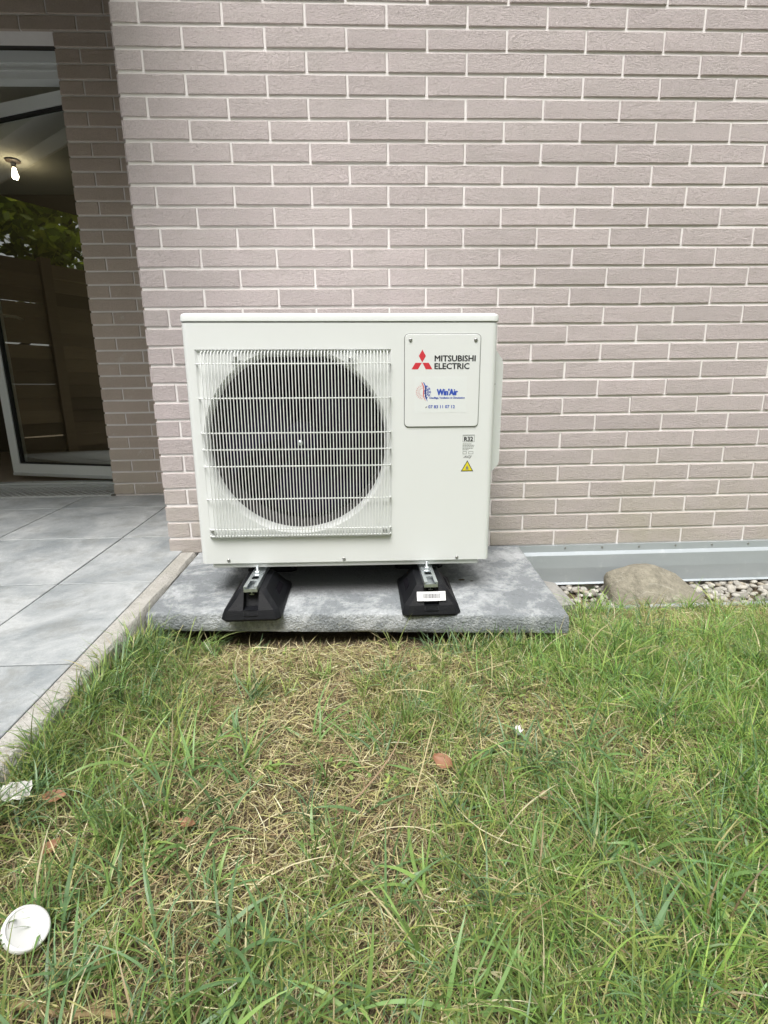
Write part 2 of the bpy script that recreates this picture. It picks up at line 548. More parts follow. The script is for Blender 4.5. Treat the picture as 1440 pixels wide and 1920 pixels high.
vis, rest = [], []
for k in range(-15, 28):
    for a, b in row_pieces(k, CW, X_END, 0.0, .125):
        (vis if (k >= -1 and a < 2.28 + .012 * (15 - k) * .0 and a < 2.36) else rest).append((k, a, b))
vis.sort(key=lambda q: (q[1] > 2.2, q[0]))
rest += vis[300:]; vis = vis[:300]
for k, a, b in vis:
    corner = abs(a - CW) < 1e-6
    m = brick_mesh(b - a, BH, M['brick'], .0065 if corner else 0, random.randint(0, 5), .11 if corner else .014)
    o = link('brick', m, bw, ((a + b) / 2, random.uniform(-.0012, .0012), (zj(k) + zj(k + 1)) / 2 + random.uniform(-.0007, .0007)))
    o.rotation_euler = (random.uniform(-.006, .006), random.uniform(-.003, .003), random.uniform(-.003, .003))
mb = MB()
for k, a, b in rest:
    m = brick_mesh(b - a, BH, M['brick'], 0, random.randint(0, 5), .11 if abs(a - CW) < 1e-6 else .014)
    c = ((a + b) / 2, 0, (zj(k) + zj(k + 1)) / 2)
    mb.add([(v.co.x + c[0], v.co.y + c[1], v.co.z + c[2]) for v in m.vertices], [tuple(p.vertices) for p in m.polygons])
mb.build('bricks', M['brick'], bw, kind='stuff')
mb = MB()                                                       # return face looking into the recess
for k in range(-15, 28):
    st = .118
    for a, b in row_pieces(k, st, .9, .085 if k % 2 else .21, .335 if k % 2 else .46):
        m = brick_mesh(b - a, BH, M['brick'], 0, random.randint(0, 5))
        c = ((a + b) / 2, (zj(k) + zj(k + 1)) / 2)
        mb.add([(CW + v.co.y, c[0] - v.co.x, v.co.z + c[1]) for v in m.vertices], [tuple(p.vertices) for p in m.polygons])
mb.build('return_bricks', M['brick'], bw, kind='stuff')

RY, RX0 = .9, -.70                                              # recess wall plane, its end at the door opening
bw2 = thing('brick_wall', 'shaded brick wall set back in the recess beside the glass door', 'wall', (RX0, RY, 0))
mb = MB()
mb.box((RX0 + .005, RY + .0055, -.2), (-.02, 1.22, WALL_TOP))
mb.box((-3.3, RY + .0055, 2.168), (RX0 + .005, 1.02, WALL_TOP))
mb.box((-3.3, RY + .0055, -.2), (-3.08, 1.22, 2.168))
mb.build('mortar', M['mortar'], bw2)
for k in range(-15, 28):
    x0 = RX0 if k > -8 else -3.3
    for a, b in row_pieces(k, x0, CW + .004, -.59, -.465):
        if k < -10 or a < -1.3:
            continue
        m = brick_mesh(b - a, BH, M['brick2'], .004 if abs(a - RX0) < 1e-6 else 0, random.randint(0, 5), .11 if abs(a - RX0) < 1e-6 else .014)
        o = link('brick', m, bw2, ((a + b) / 2, RY + random.uniform(-.0008, .0008), (zj(k) + zj(k + 1)) / 2))
        o.rotation_euler = (random.uniform(-.004, .004), random.uniform(-.003, .003), 0)
mb = MB()
for k in range(-15, 28):
    for a, b in row_pieces(k, -3.3, -3.08 if k > -8 else -1.34, -.59, -.465):
        if k >= -10 or True:
            m = brick_mesh(b - a, BH, M['brick2'], 0, random.randint(0, 5)); c = ((a + b) / 2, (zj(k) + zj(k + 1)) / 2)
            mb.add([(v.co.x + c[0], v.co.y + RY, v.co.z + c[1]) for v in m.vertices], [tuple(p.vertices) for p in m.polygons])
mb.build('bricks', M['brick2'], bw2, kind='stuff')

MB().box((-3.5, -.65, 2.34), (CW - .001, 1.02, 2.52)).box((-3.5, -.65, 1.95), (CW - .02, -.55, 2.3395)).build('balcony_soffit', M['soffit'], kind='structure', label='balcony slab roofing the recess, with an unseen front beam added for shade')  # front beam is out of view, added to block sky and darken the recess top

# ------------------------------------------------------------------ room behind the door
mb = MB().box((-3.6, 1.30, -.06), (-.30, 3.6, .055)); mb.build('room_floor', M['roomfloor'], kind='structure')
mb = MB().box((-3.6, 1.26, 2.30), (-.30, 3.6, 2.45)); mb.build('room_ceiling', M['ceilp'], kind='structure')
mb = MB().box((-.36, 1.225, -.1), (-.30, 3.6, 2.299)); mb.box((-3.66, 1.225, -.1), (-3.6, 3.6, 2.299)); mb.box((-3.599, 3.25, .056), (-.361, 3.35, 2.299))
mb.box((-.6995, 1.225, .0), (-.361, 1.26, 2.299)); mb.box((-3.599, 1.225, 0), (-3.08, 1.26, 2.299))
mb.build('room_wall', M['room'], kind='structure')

lamp = thing('ceiling_lamp', 'bare lit bulb in a socket under the ceiling behind the glass door', 'lamp', (-1.93, 2.567, 2.30))
MB().lathe([(0, 0), (.05, 0), (.05, -.010), (.018, -.016), (.015, -.05), (0, -.05)], (-1.93, 2.567, 2.2995)).build('socket', plain('socket_brown', (.10, .07, .05), .5), lamp, 40)
MB().lathe([(0, 0), (.011, -.003), (.013, -.018), (.021, -.045), (.0225, -.058), (.017, -.074), (0, -.081)], (-1.93, 2.567, 2.2485)).build('bulb', M['bulb'], lamp, 60)

# door frame in the wall opening
df = thing('door_frame', 'white frame head, jamb and sill of the garden door opening', 'door frame', (-.85, 1.25, .06))
FX0, FX1 = -3.06, -.702
mb = MB().box((FX0, 1.215, 2.135), (FX1, 1.285, 2.25)).box((FX0, 1.205, 2.20), (FX1, 1.2149, 2.25)).box((FX0, 1.2101, 2.168), (FX1, 1.2149, 2.178))
mb.build('frame_head', M['pvc'], df)
MB().box((FX0, 1.10, 2.255), (FX1, 1.29, 2.335)).build('shutter_box', plain('shutter_dark', (.035, .032, .026), .7), df)
MB().box((-.735, 1.217, .067), (FX1, 1.283, 2.1345)).build('jamb', M['pvc'], df)
MB().box((FX0, 1.217, .067), (FX0 + .045, 1.283, 2.1345)).build('jamb', M['pvc'], df)
sl = MB().extr([(1.205, .02), (1.205, .052), (1.213, .0575), (1.235, .060), (1.235, .068), (1.30, .068), (1.30, .02)], FX0, -.702).build('sill', M['sill'], df)
sm_ = MB().lathe([(.006, 0), (.005, .003), (0, .0035)], (0, 0, 0), n=10).mesh('screw', M['screw'], 40)
for sx in (-1.05, -1.35, -1.7, -2.1):
    link('screw', sm_, sl, (sx, 1.255, .068))

# the sash, ajar into the room
HP = Vector((-.868 + .13 * .951, 1.25 - .13 * .309, 0)); AJ = math.atan2(.245, -.742)
DW, DZ0, DZ1 = .91, .094, 2.105
du = Vector((math.cos(AJ), math.sin(AJ), 0)); dn = Vector((-du.y, du.x, 0))    # along the sash, through its thickness
if dn.y < 0:
    dn = -dn
gd = thing('glass_door', 'white framed glass door standing ajar into the dark room', 'door', tuple(HP) [:2] + (DZ0,))
def dbox(mb, a0, a1, t0, t1, z0, z1):
    vs = [HP + du * a + dn * tt + Vector((0, 0, z)) for z in (z0, z1) for a, tt in ((a0, t0), (a1, t0), (a1, t1), (a0, t1))]
    return mb.add(vs, [(0, 3, 2, 1), (4, 5, 6, 7), (0, 1, 5, 4), (1, 2, 6, 5), (2, 3, 7, 6), (3, 0, 4, 7)])
RW = .062
dbox(MB(), 0, DW, 0, .06, DZ0, DZ0 + RW).build('bottom_rail', M['pvc'], gd)
dbox(MB(), 0, DW, 0, .06, DZ1 - RW, DZ1).build('top_rail', M['pvc'], gd)
dbox(MB(), 0, RW, 0, .06, DZ0 + RW + .0005, DZ1 - RW - .0005).build('stile', M['pvc'], gd)
dbox(MB(), DW - RW, DW, 0, .06, DZ0 + RW + .0005, DZ1 - RW - .0005).build('stile', M['pvc'], gd)
mb = MB()
g0, g1 = RW + .0005, DW - RW - .0005
zz0, zz1 = DZ0 + RW + .001, DZ1 - RW - .001
dbox(mb, g0, g0 + .010, .006, .030, zz0, zz1); dbox(mb, g1 - .010, g1, .006, .030, zz0, zz1)
dbox(mb, g0 + .0102, g1 - .0102, .006, .030, zz0, zz0 + .008); dbox(mb, g0 + .0102, g1 - .0102, .006, .030, zz1 - .012, zz1)
mb.build('gasket', M['gasket'], gd)
p = [HP + du * a + dn * .020 + Vector((0, 0, z)) for a, z in ((g0 + .004, zz0 + .004), (g1 - .004, zz0 + .004), (g1 - .004, zz1 - .004), (g0 + .004, zz1 - .004))]
MB().add(p, [(0, 1, 2, 3)]).build('pane', M['glass'], gd)
dbox(MB(), .02, DW - .01, -.012, -.0005, DZ0 - .012, DZ0 + .004).build('weather_bar', M['sill'], gd)
hp = lambda a, tt, z: HP + du * a + dn * tt + Vector((0, 0, z))
MB().path([hp(DW - .03, .061, 1.06), hp(DW - .03, .10, 1.06), hp(DW - .045, .112, 1.06), hp(DW - .10, .112, 1.052), hp(DW - .15, .110, 1.035)], .008, 8).build('handle', M['alu'], gd, 50)

# drain grate in front of the sill
dg = thing('drain_grate', 'grey expanded metal drain grate along the door sill', 'grate', (-1.6, 1.05, .045))
GX0, GX1, GY0, GY1, GZ = -3.06, -.722, .905, 1.19, .0465
mb = MB()
step, wd = .038, .0045
dy = GY1 - GY0 - .02
for sgn in (1, -1):
    n = int((GX1 - GX0 + dy * 1.0) / step) + 1
    for i in range(n):
        xa = GX0 + step * i - (dy * 1.0 if sgn > 0 else 0)
        xb = xa + sgn * dy * 1.0 if sgn > 0 else xa - dy * 1.0
        # clip to the frame
        pa, pb = [xa, GY0 + .01], [xb, GY1 - .01]
        def clip(p, q):
            for lo, s in ((GX0 + .01, 1), (GX1 - .01, -1)):
                for u, v in ((p, q), (q, p)):
                    if s * (u[0] - lo) < 0:
                        if s * (v[0] - lo) <= 0:
                            return False
                        f = (lo - u[0]) / (v[0] - u[0]); u[1] += f * (v[1] - u[1]); u[0] = lo
            return True
        if not clip(pa, pb):
            continue
        z0 = GZ + (.0 if sgn > 0 else .0022)
        d = Vector((pb[0] - pa[0], pb[1] - pa[1], 0)).normalized(); nn = Vector((-d.y, d.x, 0)) * wd / 2
        A, B = Vector((*pa, 0)), Vector((*pb, 0))
        vs = [A - nn, B - nn, B + nn, A + nn]
        mb.add([(q.x, q.y, z0 - .002) for q in vs] + [(q.x, q.y, z0) for q in vs], [(0, 3, 2, 1), (4, 5, 6, 7), (0, 1, 5, 4), (1, 2, 6, 5), (2, 3, 7, 6), (3, 0, 4, 7)])
mb.build('mesh_strands', M['grate'], dg, kind='stuff')
mb = MB().box((GX0, GY0, .03), (GX1, GY0 + .0095, .049)).box((GX0, GY1 - .0095, .03), (GX1, GY1, .049)); mb.box((GX1 - .0095, GY0 + .0096, .03), (GX1, GY1 - .0096, .049))
mb.build('rim', M['grate'], dg)
MB().box((GX0, GY0, -.05), (GX1, GY1, -.02)).build('channel', M['dark'], dg)

# ------------------------------------------------------------------ patio
SL = .05                                                        # the paving falls away from the house
pz = lambda y: SL * y
pa = MB()
yy0, yy1 = -5.2, .90
v = [(-3.40, yy0, pz(yy0) - .012), (.018, yy0, pz(yy0) - .012), (.018, -.02, pz(-.02) - .012), (-.02, yy1, pz(yy1) - .012), (-3.40, yy1, pz(yy1) - .012)]
pa.loft([[(x, y, z - .25) for x, y, z in v], v])
patio = pa.build('patio', M['joint'], kind='structure')
rows = [.897, .655, .174, -.287, -.757, -1.23, -1.70, -2.17, -2.64]
cols = [-.036, -.336, -.846, -1.355, -1.865, -2.375, -2.885, -3.395]
tj = .0052
tc = {}
for r in range(len(rows) - 1):
    for c_ in range(len(cols) - 1):
        x1, x0 = cols[c_], cols[c_ + 1]; y1, y0 = rows[r], rows[r + 1]
        if c_ == 0 and y0 > -.1:
            pass
        a, b = (x1 - x0 - tj) / 2, (y1 - y0 - tj) / 2
        key = (round(a, 4), round(b, 4))
        if key not in tc:
            e = .0016
            lo = [(-a, -b, -.011), (a, -b, -.011), (a, b, -.011), (-a, b, -.011)]
            mid = [(x, y, -e) for x, y, z in lo]
            up = [(x - math.copysign(e, x), y - math.copysign(e, y), 0) for x, y, z in lo]
            tc[key] = MB().loft([lo, mid, up], cap0=False).mesh('tile', M['tile'])
        yc = (y0 + y1) / 2
        o = link('tile', tc[key], patio, ((x0 + x1) / 2, yc, pz(yc) + random.uniform(-.0006, .0006)))
        o.rotation_euler = (math.atan(SL) + random.uniform(-.0015, .0015), random.uniform(-.0015, .0015), 0)

kb = MB()
ys = np.arange(-5.2, -.02, .06)
loops = []
for y in list(ys) + [-.024]:
    j = lambda s: noise.noise(Vector((y * 6, s, 0))) * .004
    z = pz(y) + .001
    xo = .021 + j(3)
    loops.append([(-.0335, y, z - .16), (-.0335, y, z + j(9) * .3), (xo - .008, y, z + j(1) * .5), (xo, y, z - .008 + j(5)), (xo + .004, y, z - .06), (xo + .006, y, z - .16)])
kb.loft(loops).build('kerb', M['kerb'], None, 40, label='narrow pale concrete kerb edging the tiled patio beside the grass', category='kerb')

# ------------------------------------------------------------------ concrete slab under the unit
def slab():
    BL, BR, FR, FL = Vector((.030, -.022, .0)), Vector((1.232, -.022, -.002)), Vector((1.206, -.588, -.031)), Vector((.028, -.505, -.026))
    T = .056
    def per(ins, dz, jit=0):
        out = []
        cs = [FL, FR, BR, BL]
        for i in range(4):
            p, q = cs[i], cs[(i + 1) % 4]
            n = 46 if i in (0, 2) else 20
            e = (q - p).normalized(); inn = Vector((-e.y, e.x, 0))
            for k in range(n):
                f = k / n
                pt = p.lerp(q, f)
                # inset, mitred towards both neighbours near corners
                c = pt + inn * ins
                L = (q - p).length
                s = f * L
                if s < ins:
                    c = c + e * (ins - s)
                w_ = noise.noise(Vector((pt.x * 22, pt.y * 22, dz * 60))) * jit + noise.noise(Vector((pt.x * 70, pt.y * 70, dz * 160))) * jit * .6
                c = c - inn * w_
                out.append((c.x, c.y, pt.z + dz + noise.noise(Vector((pt.x * 30, pt.y * 30, 7))) * jit * .25))
        return out
    m = MB()
    m.loft([per(.004, -T, .003), per(.0015, -T + .006, .003), per(0, -.040, .0035), per(0, -.026, .0035), per(.0005, -.011, .003), per(.002, -.004, .002), per(.005, -.0010, .0015), per(.011, 0, .0006)], True, True)
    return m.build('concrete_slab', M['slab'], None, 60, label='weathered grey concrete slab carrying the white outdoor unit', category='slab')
slab()
def slab_z(x, y):
    return -.001 - .030 * (-.022 - y) / .53

# ------------------------------------------------------------------ plinth flashing, gravel strip, edging, boulder
pf = thing('plinth_flashing', 'blue grey galvanised metal flashing along the foot of the brick wall', 'flashing', (2.2, -.02, -.165))
MB().extr([(.004, -.0145), (-.0045, -.0145), (-.0055, -.040), (-.021, -.050), (-.0235, -.100), (-.020, -.160), (-.027, -.166), (-.025, -.168), (-.016, -.162), (.004, -.16)], 1.205, X_END).build('sheet', M['galv'], pf)
sm_ = MB().lathe([(.0042, 0), (.0036, .002), (0, .0026)], (0, 0, 0), 'y', 10).mesh('screw', M['screw'], 40)
for x in np.arange(1.42, X_END, .145):
    link('screw', sm_, pf, (float(x), -.0052, -.026 + random.uniform(-.002, .002)))
def ico(sub):
    import bmesh
    b = bmesh.new(); bmesh.ops.create_icosphere(b, subdivisions=sub, radius=1)
    vs = np.array([v.co[:] for v in b.verts]); fs = [tuple(v.index for v in f.verts) for f in b.faces]; b.free()
    return vs, fs
iv, if_ = ico(2)
mb = MB()
placed = 0
for i in range(1250):
    x = random.uniform(1.24, 3.2); y = random.uniform(-.278, -.012)
    r = random.uniform(.007, .013) if random.random() < .75 else random.uniform(.013, .019)
    s = np.array([random.uniform(.8, 1.35), random.uniform(.75, 1.1), random.uniform(.5, .75)]) * r
    a = random.uniform(0, 6.28); sd_ = random.uniform(0, 99)
    d = np.array([1 + .28 * noise.noise(Vector((q[0] * 1.1 + sd_, q[1] * 1.1, q[2] * 1.1))) for q in iv])[:, None]
    q = iv * d * s
    tl = random.uniform(-.5, .5)
    q = q @ np.array([[1, 0, 0], [0, math.cos(tl), -math.sin(tl)], [0, math.sin(tl), math.cos(tl)]]) @ np.array([[math.cos(a), -math.sin(a), 0], [math.sin(a), math.cos(a), 0], [0, 0, 1]])
    z = -.192 + random.uniform(0, .017)
    g = random.choice([(.53, .50, .44), (.42, .40, .36), (.58, .55, .49), (.34, .32, .28), (.46, .41, .33), (.30, .29, .27), (.60, .58, .53)])
    mb.add(q + np.array([x, y, z]), if_, tuple(np.array(g) * random.uniform(.6, .95)))
mb.build('gravel', M['pebble'], None, 180, kind='stuff', label='pale pebble gravel in the strip along the wall')
MB().box((1.20, -.285, -.30), (X_END, -.01, -.194)).build('gravel_bed', M['soil'], kind='structure')
MB().extr([(-.2905, -.24), (-.2905, -.152), (-.289, -.149), (-.276, -.147), (-.275, -.149), (-.287, -.152), (-.287, -.24)], 1.30, X_END).build('edging_strip', M['galv'], None, label='thin metal edging strip between the gravel and the grass', category='edging')

def rock_mesh(seed, ctr, sx, sy, sz, sub=4, amp=.16):
    vs, fs = ico(sub); out = []
    planes = [Vector((-.75, -.35, .55)), Vector((.55, -.45, .70)), (Vector((.1, -.9, .42))), Vector((-.25, .2, .95)), Vector((.9, -.1, .40)), Vector((-.95, .1, .1))]
    lim = [.80, .74, .84, .90, .86, .86]
    for q in vs:
        p = Vector(q)
        r = 1 + amp * noise.noise(p * 1.3 + Vector((seed, 0, 0))) + .05 * noise.noise(p * 4 + Vector((seed, 3, 0)))
        p = p * r
        for n_, l_ in zip(planes, lim):
            n_ = n_.normalized(); d_ = p.dot(n_) - l_
            if d_ > 0:
                p = p - n_ * d_ * .85
        p = p + p.normalized() * .018 * noise.noise(p * 9)
        out.append((ctr[0] + p.x * sx, ctr[1] + p.y * sy, ctr[2] + p.z * sz))
    return MB().add(out, fs)
bo = rock_mesh(3.1, (1.695, -.165, -.172), .185, .125, .130)
for i, (x, y, z) in enumerate(bo.v):                            # peak left of the middle, long slope to the right
    f = (z + .165)
    if f > 0:
        bo.v[i] = (x - f * .22, y + f * .15, z - max(0, x - 1.66) * f * 1.6)
bo.build('boulder', M['boulder'], None, 180, label='rounded beige boulder lying in the gravel by the flashing', category='boulder')
ck = MB()
ck.loft([[(1.235, -.335, -.18), (1.345, -.30, -.18), (1.33, -.15, -.18), (1.24, -.12, -.18)], [(1.233, -.338, -.118), (1.345, -.305, -.126), (1.335, -.15, -.112), (1.24, -.12, -.106)], [(1.24, -.33, -.112), (1.335, -.30, -.12), (1.325, -.155, -.106), (1.245, -.125, -.10)]])
ck.build('concrete_chunk', M['chunk'], None, label='broken grey concrete piece against the right side of the slab', category='concrete')

# ------------------------------------------------------------------ the outdoor unit
UX0, UX1, UYF, UYB, UZ0, UZ1 = .1745, 1.0145, -.435, -.105, .0875, .7495
BASE = (.594, -.27, .066)
ac = thing('outdoor_unit', 'large white heat pump outdoor unit with a round caged fan', 'outdoor unit', BASE)

def rrect(x0, x1, y0, y1, r, z, n=6):
    out = []
    for cx, cy, a0 in ((x1 - r, y0 + r, -90), (x1 - r, y1 - r, 0), (x0 + r, y1 - r, 90), (x0 + r, y0 + r, 180)):
        for i in range(n + 1):
            a = math.radians(a0 + 90 * i / n)
            out.append((cx + r * math.cos(a), cy + r * math.sin(a), z))
    return out

# cabinet: rounded shell with an open front zone for the fan panel
GX0_, GX1_, GZ0_, GZ1_ = .2055, .7265, .1645, .6825                # edges of the fan panel
FC, FR_ = (.466, .4330), .2500                                      # fan mouth
def cabinet():
    m = MB()
    R = .016
    # shell of sides and back: rounded rect minus its front face
    loop0 = rrect(UX0, UX1, UYF, UYB, R, UZ0); loop1 = rrect(UX0, UX1, UYF, UYB, R, UZ1)
    n = len(loop0); vs = loop0 + loop1; fs = []
    for i in range(n):
        j = (i + 1) % n
        if i == n - 1:                                              # front face, built below
            continue
        fs.append((i, j, n + j, n + i))
    m.add(vs, fs)
    xa, xb = UX0 + R, UX1 - R
    # flat front around the panel
    def q(x0, x1, z0, z1):
        m.add([(x0, UYF, z0), (x1, UYF, z0), (x1, UYF, z1), (x0, UYF, z1)], [(0, 1, 2, 3)])
    q(xa, GX0_, UZ0, UZ1); q(GX1_, xb, UZ0, UZ1); q(GX0_, GX1_, UZ0, GZ0_); q(GX0_, GX1_, GZ1_, UZ1)
    m.add([(xa, UYF, UZ0), (xb, UYF, UZ0), (xb, UYF + .012, UZ0), (xa, UYF + .012, UZ0)], [(0, 1, 2, 3)])
    return m
cabinet().build('cabinet', M['paint'], ac, 50)

def fan_panel():
    m = MB()
    yt, yb = UYF + .008, UYF - .007                                   # set in at the top, standing out at the bottom
    yz = lambda z: yb + (yt - yb) * (z - GZ0_) / (GZ1_ - GZ0_)
    N = 96
    sq, cir, c2 = [], [], []
    cx, cz = FC
    for i in range(N):
        a = 2 * math.pi * i / N
        ca, sa = math.cos(a), math.sin(a)
        # square perimeter hit
        tx = ((GX1_ - .004 - cx) / ca) if ca > 1e-9 else ((GX0_ + .004 - cx) / ca) if ca < -1e-9 else 1e9
        tz = ((GZ1_ - .004 - cz) / sa) if sa > 1e-9 else ((GZ0_ + .004 - cz) / sa) if sa < -1e-9 else 1e9
        tt = min(tx, tz)
        sq.append((cx + ca * tt, cz + sa * tt))
        rr = min(FR_ + .006, tt - .002)
        cir.append((cx + ca * rr, cz + sa * rr))
    P = lambda l, dy: [(x, yz(z) + dy, z) for x, z in l]
    lo = [P(sq, 0), P(cir, 0)]
    # bell mouth
    for f, dy in ((.990, .002), (.972, .007), (.960, .016), (.955, .034)):
        lo.append([(cx + (x - cx) * f, yz(z) + dy, cz + (z - cz) * f) for x, z in cir])
    m.loft(lo, False, False)
    # rim of the panel: returns to the cabinet face all round
    rim0 = [(GX0_, UYF, GZ0_), (GX1_, UYF, GZ0_), (GX1_, UYF, GZ1_), (GX0_, UYF, GZ1_)]
    e = .004
    rim1 = [(GX0_ + e, yz(GZ0_), GZ0_ + e), (GX1_ - e, yz(GZ0_), GZ0_ + e), (GX1_ - e, yz(GZ1_), GZ1_ - e), (GX0_ + e, yz(GZ1_), GZ1_ - e)]
    # corners of the inner square are chopped by the N-gon; fill them with small triangles
    m.loft([rim0, rim1], False, False)
    for (X, Z) in ((GX0_ + e, GZ0_ + e), (GX1_ - e, GZ0_ + e), (GX1_ - e, GZ1_ - e), (GX0_ + e, GZ1_ - e)):
        best = sorted(range(N), key=lambda i: (sq[i][0] - X) ** 2 + (sq[i][1] - Z) ** 2)[:2]
        pts = [(sq[i][0], yz(sq[i][1]), sq[i][1]) for i in best] + [(X, yz(Z), Z)]
        m.add(pts, [(0, 1, 2)])
    return m
fan_panel().build('fan_panel', M['paint'], ac, 35)
# duct, coil and inside
MB().lathe([(.2385, -.03), (.232, -.06), (.230, -.115)], (FC[0], UYF, FC[1]), 'y', 72).v
m = MB(); m.lathe([(.2440, -.030), (.2415, -.055), (.240, -.075), (.240, -.125)], (FC[0], UYF, FC[1]), 'y', 72)
m.f = [f for f in m.f if len(f) == 4]
m.build('duct_ring', M['duct'], ac, 50)
mb = MB().box((UX0 + .01, UYB - .03, UZ0 + .01), (UX1 - .05, UYB - .005, UZ1 - .01)); mb.box((UX0 + .008, UYF + .13, UZ0 + .01), (UX0 + .018, UYB - .031, UZ1 - .01))
mb.box((.742, UYF + .06, UZ0 + .01), (.75, UYB - .031, UZ1 - .01))
for i in range(90):
    x = UX0 + .022 + i * .0062
    mb.box((x, UYB - .045, UZ0 + .02), (x + .0012, UYB - .0301, UZ1 - .02))
mb.build('coil', M['fin'], ac)
MB().add([(UX0 + .006, UYF + .126, z) for z in (UZ0 + .006, UZ1 - .006)] + [(.751, UYF + .126, z) for z in (UZ1 - .006, UZ0 + .006)], [(0, 1, 2, 3)])
def fan():
    m = MB(); cx, cz = FC; y0 = UYF + .085
    m.lathe([(0, .03), (.03, .03), (.05, .022), (.055, 0), (.055, -.05)], (cx, y0, cz), 'y', 32)
    for b in range(3):
        a0 = math.radians(25 + 120 * b)
        nr, na = 8, 12; vs = []
        for i in range(nr + 1):
            r = .05 + (.222 - .05) * i / nr
            span = math.radians(58 + 26 * i / nr); sweep = math.radians(22) * (i / nr) ** 1.5
            for j in range(na + 1):
                f = j / na - .5
                a = a0 + sweep + f * span
                vs.append((cx + r * math.cos(a), y0 + .012 - f * .055 - .012 * math.cos(f * 3) * (i / nr), cz + r * math.sin(a)))
        fs = [(i * (na + 1) + j, i * (na + 1) + j + 1, (i + 1) * (na + 1) + j + 1, (i + 1) * (na + 1) + j) for i in range(nr) for j in range(na)]
        m.add(vs, fs)
    return m
fan().build('fan', M['blade'], ac, 40)
MB().lathe([(.0075, 0), (.0075, .004), (.005, .006), (0, .007)], (FC[0] + .002, UYF + .052, FC[1] - .003), 'y', 12).build('fan_nut', M['zinc'], ac, 40)
m = MB().box((UX0 + .004, UYB - .004, UZ0 + .002), (UX1 - .004, UYB - .002, UZ1))
m.build('back_guard', M['dark'], ac)

# lid
e = .0022
lv = [(.004, .7505), (-e, .7535), (-e, .7655), (-e + .0012, .7695), (-e + .004, .7725), (-e + .009, .7742)]
MB().loft([rrect(UX0 + i_, UX1 - i_, UYF + i_, UYB - i_, .018 - min(.008, max(i_, 0)), z) for i_, z in lv]).build('lid', M['paint'], ac, 50)
# base pan
bp = [(.012, .0725), (.010, .0735), (.010, .0865)]
MB().loft([rrect(UX0 + .018 + i_, UX1 - .018 - i_, UYF + i_ * .3 + .004, UYB - i_, .010, z) for i_, z in bp]).build('base_pan', M['paint'], ac, 50)

# wire cage
NW = 57
wx0, wx1 = .2260, .7155
yf = lambda z: UYF - .018 - .004 * (1 - ((z - .42) / .26) ** 2)
prof = [(UYF + .006, .6785), (UYF - .006, .6775), (UYF - .0135, .6735), (UYF - .0175, .666), (yf(.60), .60), (yf(.5), .5), (yf(.42), .42), (yf(.33), .33), (yf(.25), .25), (UYF - .0185, .184), (UYF - .0175, .1735), (UYF - .0135, .1690), (UYF - .006, .1685)]
wm = MB().path([(0, y, z) for y, z in prof], .00145, 5).mesh('wire', M['wire'], 60)
for i in range(NW):
    link('wire', wm, ac, (wx0 + (wx1 - wx0) * i / (NW - 1), 0, 0))
hz = [.645, .556, .464, .419, .373, .281, .193, .1735]
for z in hz:
    y = (yf(z) if .19 < z < .66 else UYF - .0165) + .0036
    MB().path([(wx0 - .018, UYF + .004, z), (wx0 - .0165, y + .004, z), (wx0 - .012, y, z), (wx1 + .004, y, z), (wx1 + .0075, y + .004, z), (wx1 + .0085, UYF + .004, z)], .0019, 6).build('cross_wire', M['wire'], ac, 60)

def screw_at(x, z, y, r=.0055, parent=ac, name='screw'):
    m = MB().lathe([(r, -.001), (r, .0012), (r * .8, .0028), (r * .45, .0034), (r * .42, .0022), (0, .0022)], (x, y, z), 'y', 14)
    return m.build(name, M['screw'], parent, 40)
for x, z, y in ((.313, .661, UYF - .006), (.617, .657, UYF - .006), (.219, .186, UYF - .011), (.707, .184, UYF - .011), (.253, .0975, UYF), (.587, .0965, UYF), (.919, .0955, UYF)):
    screw_at(x, z, y - .0005, .0048 if z < .12 else .0058)
for x, z in ((.313, .661), (.617, .657)):
    MB().box((x - .012, UYF - .0055, z - .007), (x + .012, UYF + .004, z + .010)).build('cage_clip', M['paint'], ac)

# name plate panel, raised a little, with its groove line
def rr2(x0, x1, z0, z1, r, y, n=5):
    out = []
    for cx, cz, a0 in ((x1 - r, z0 + r, -90), (x1 - r, z1 - r, 0), (x0 + r, z1 - r, 90), (x0 + r, z0 + r, 180)):
        for i in range(n + 1):
            a = math.radians(a0 + 90 * i / n)
            out.append((cx + r * math.cos(a), y, cz + r * math.sin(a)))
    return out
np_ = MB()
PX0, PX1, PZ0, PZ1 = .7635, .9665, .4765, .7195
np_.loft([rr2(PX0, PX1, PZ0, PZ1, .010, UYF - .0002), rr2(PX0, PX1, PZ0, PZ1, .010, UYF - .0028), rr2(PX0 + .0012, PX1 - .0012, PZ0 + .0012, PZ1 - .0012, .009, UYF - .0036)])
plate = np_.build('name_plate', M['paint'], ac)
MB().loft([rr2(PX0 - .0022, PX1 + .0022, PZ0 - .0022, PZ1 + .0022, .012, UYF - .0001), rr2(PX0 - .0022, PX1 + .0022, PZ0 - .0022, PZ1 + .0022, .012, UYF - .0005)]).build('groove', M['grey_ink'], ac)
for x in (.778, .9535):
    screw_at(x, .7055, UYF - .0036, .0052, plate)
PY = UYF - .0036

def flat(polys, y, mat, name, parent, th=.0002):
    m = MB()
    for poly in polys:
        if sum(poly[i][0] * poly[(i + 1) % len(poly)][1] - poly[(i + 1) % len(poly)][0] * poly[i][1] for i in range(len(poly))) < 0:
            poly = poly[::-1]
        m.loft([[(x, y, z) for x, z in poly], [(x, y - th, z) for x, z in poly]])
    return m.build(name, mat, parent)

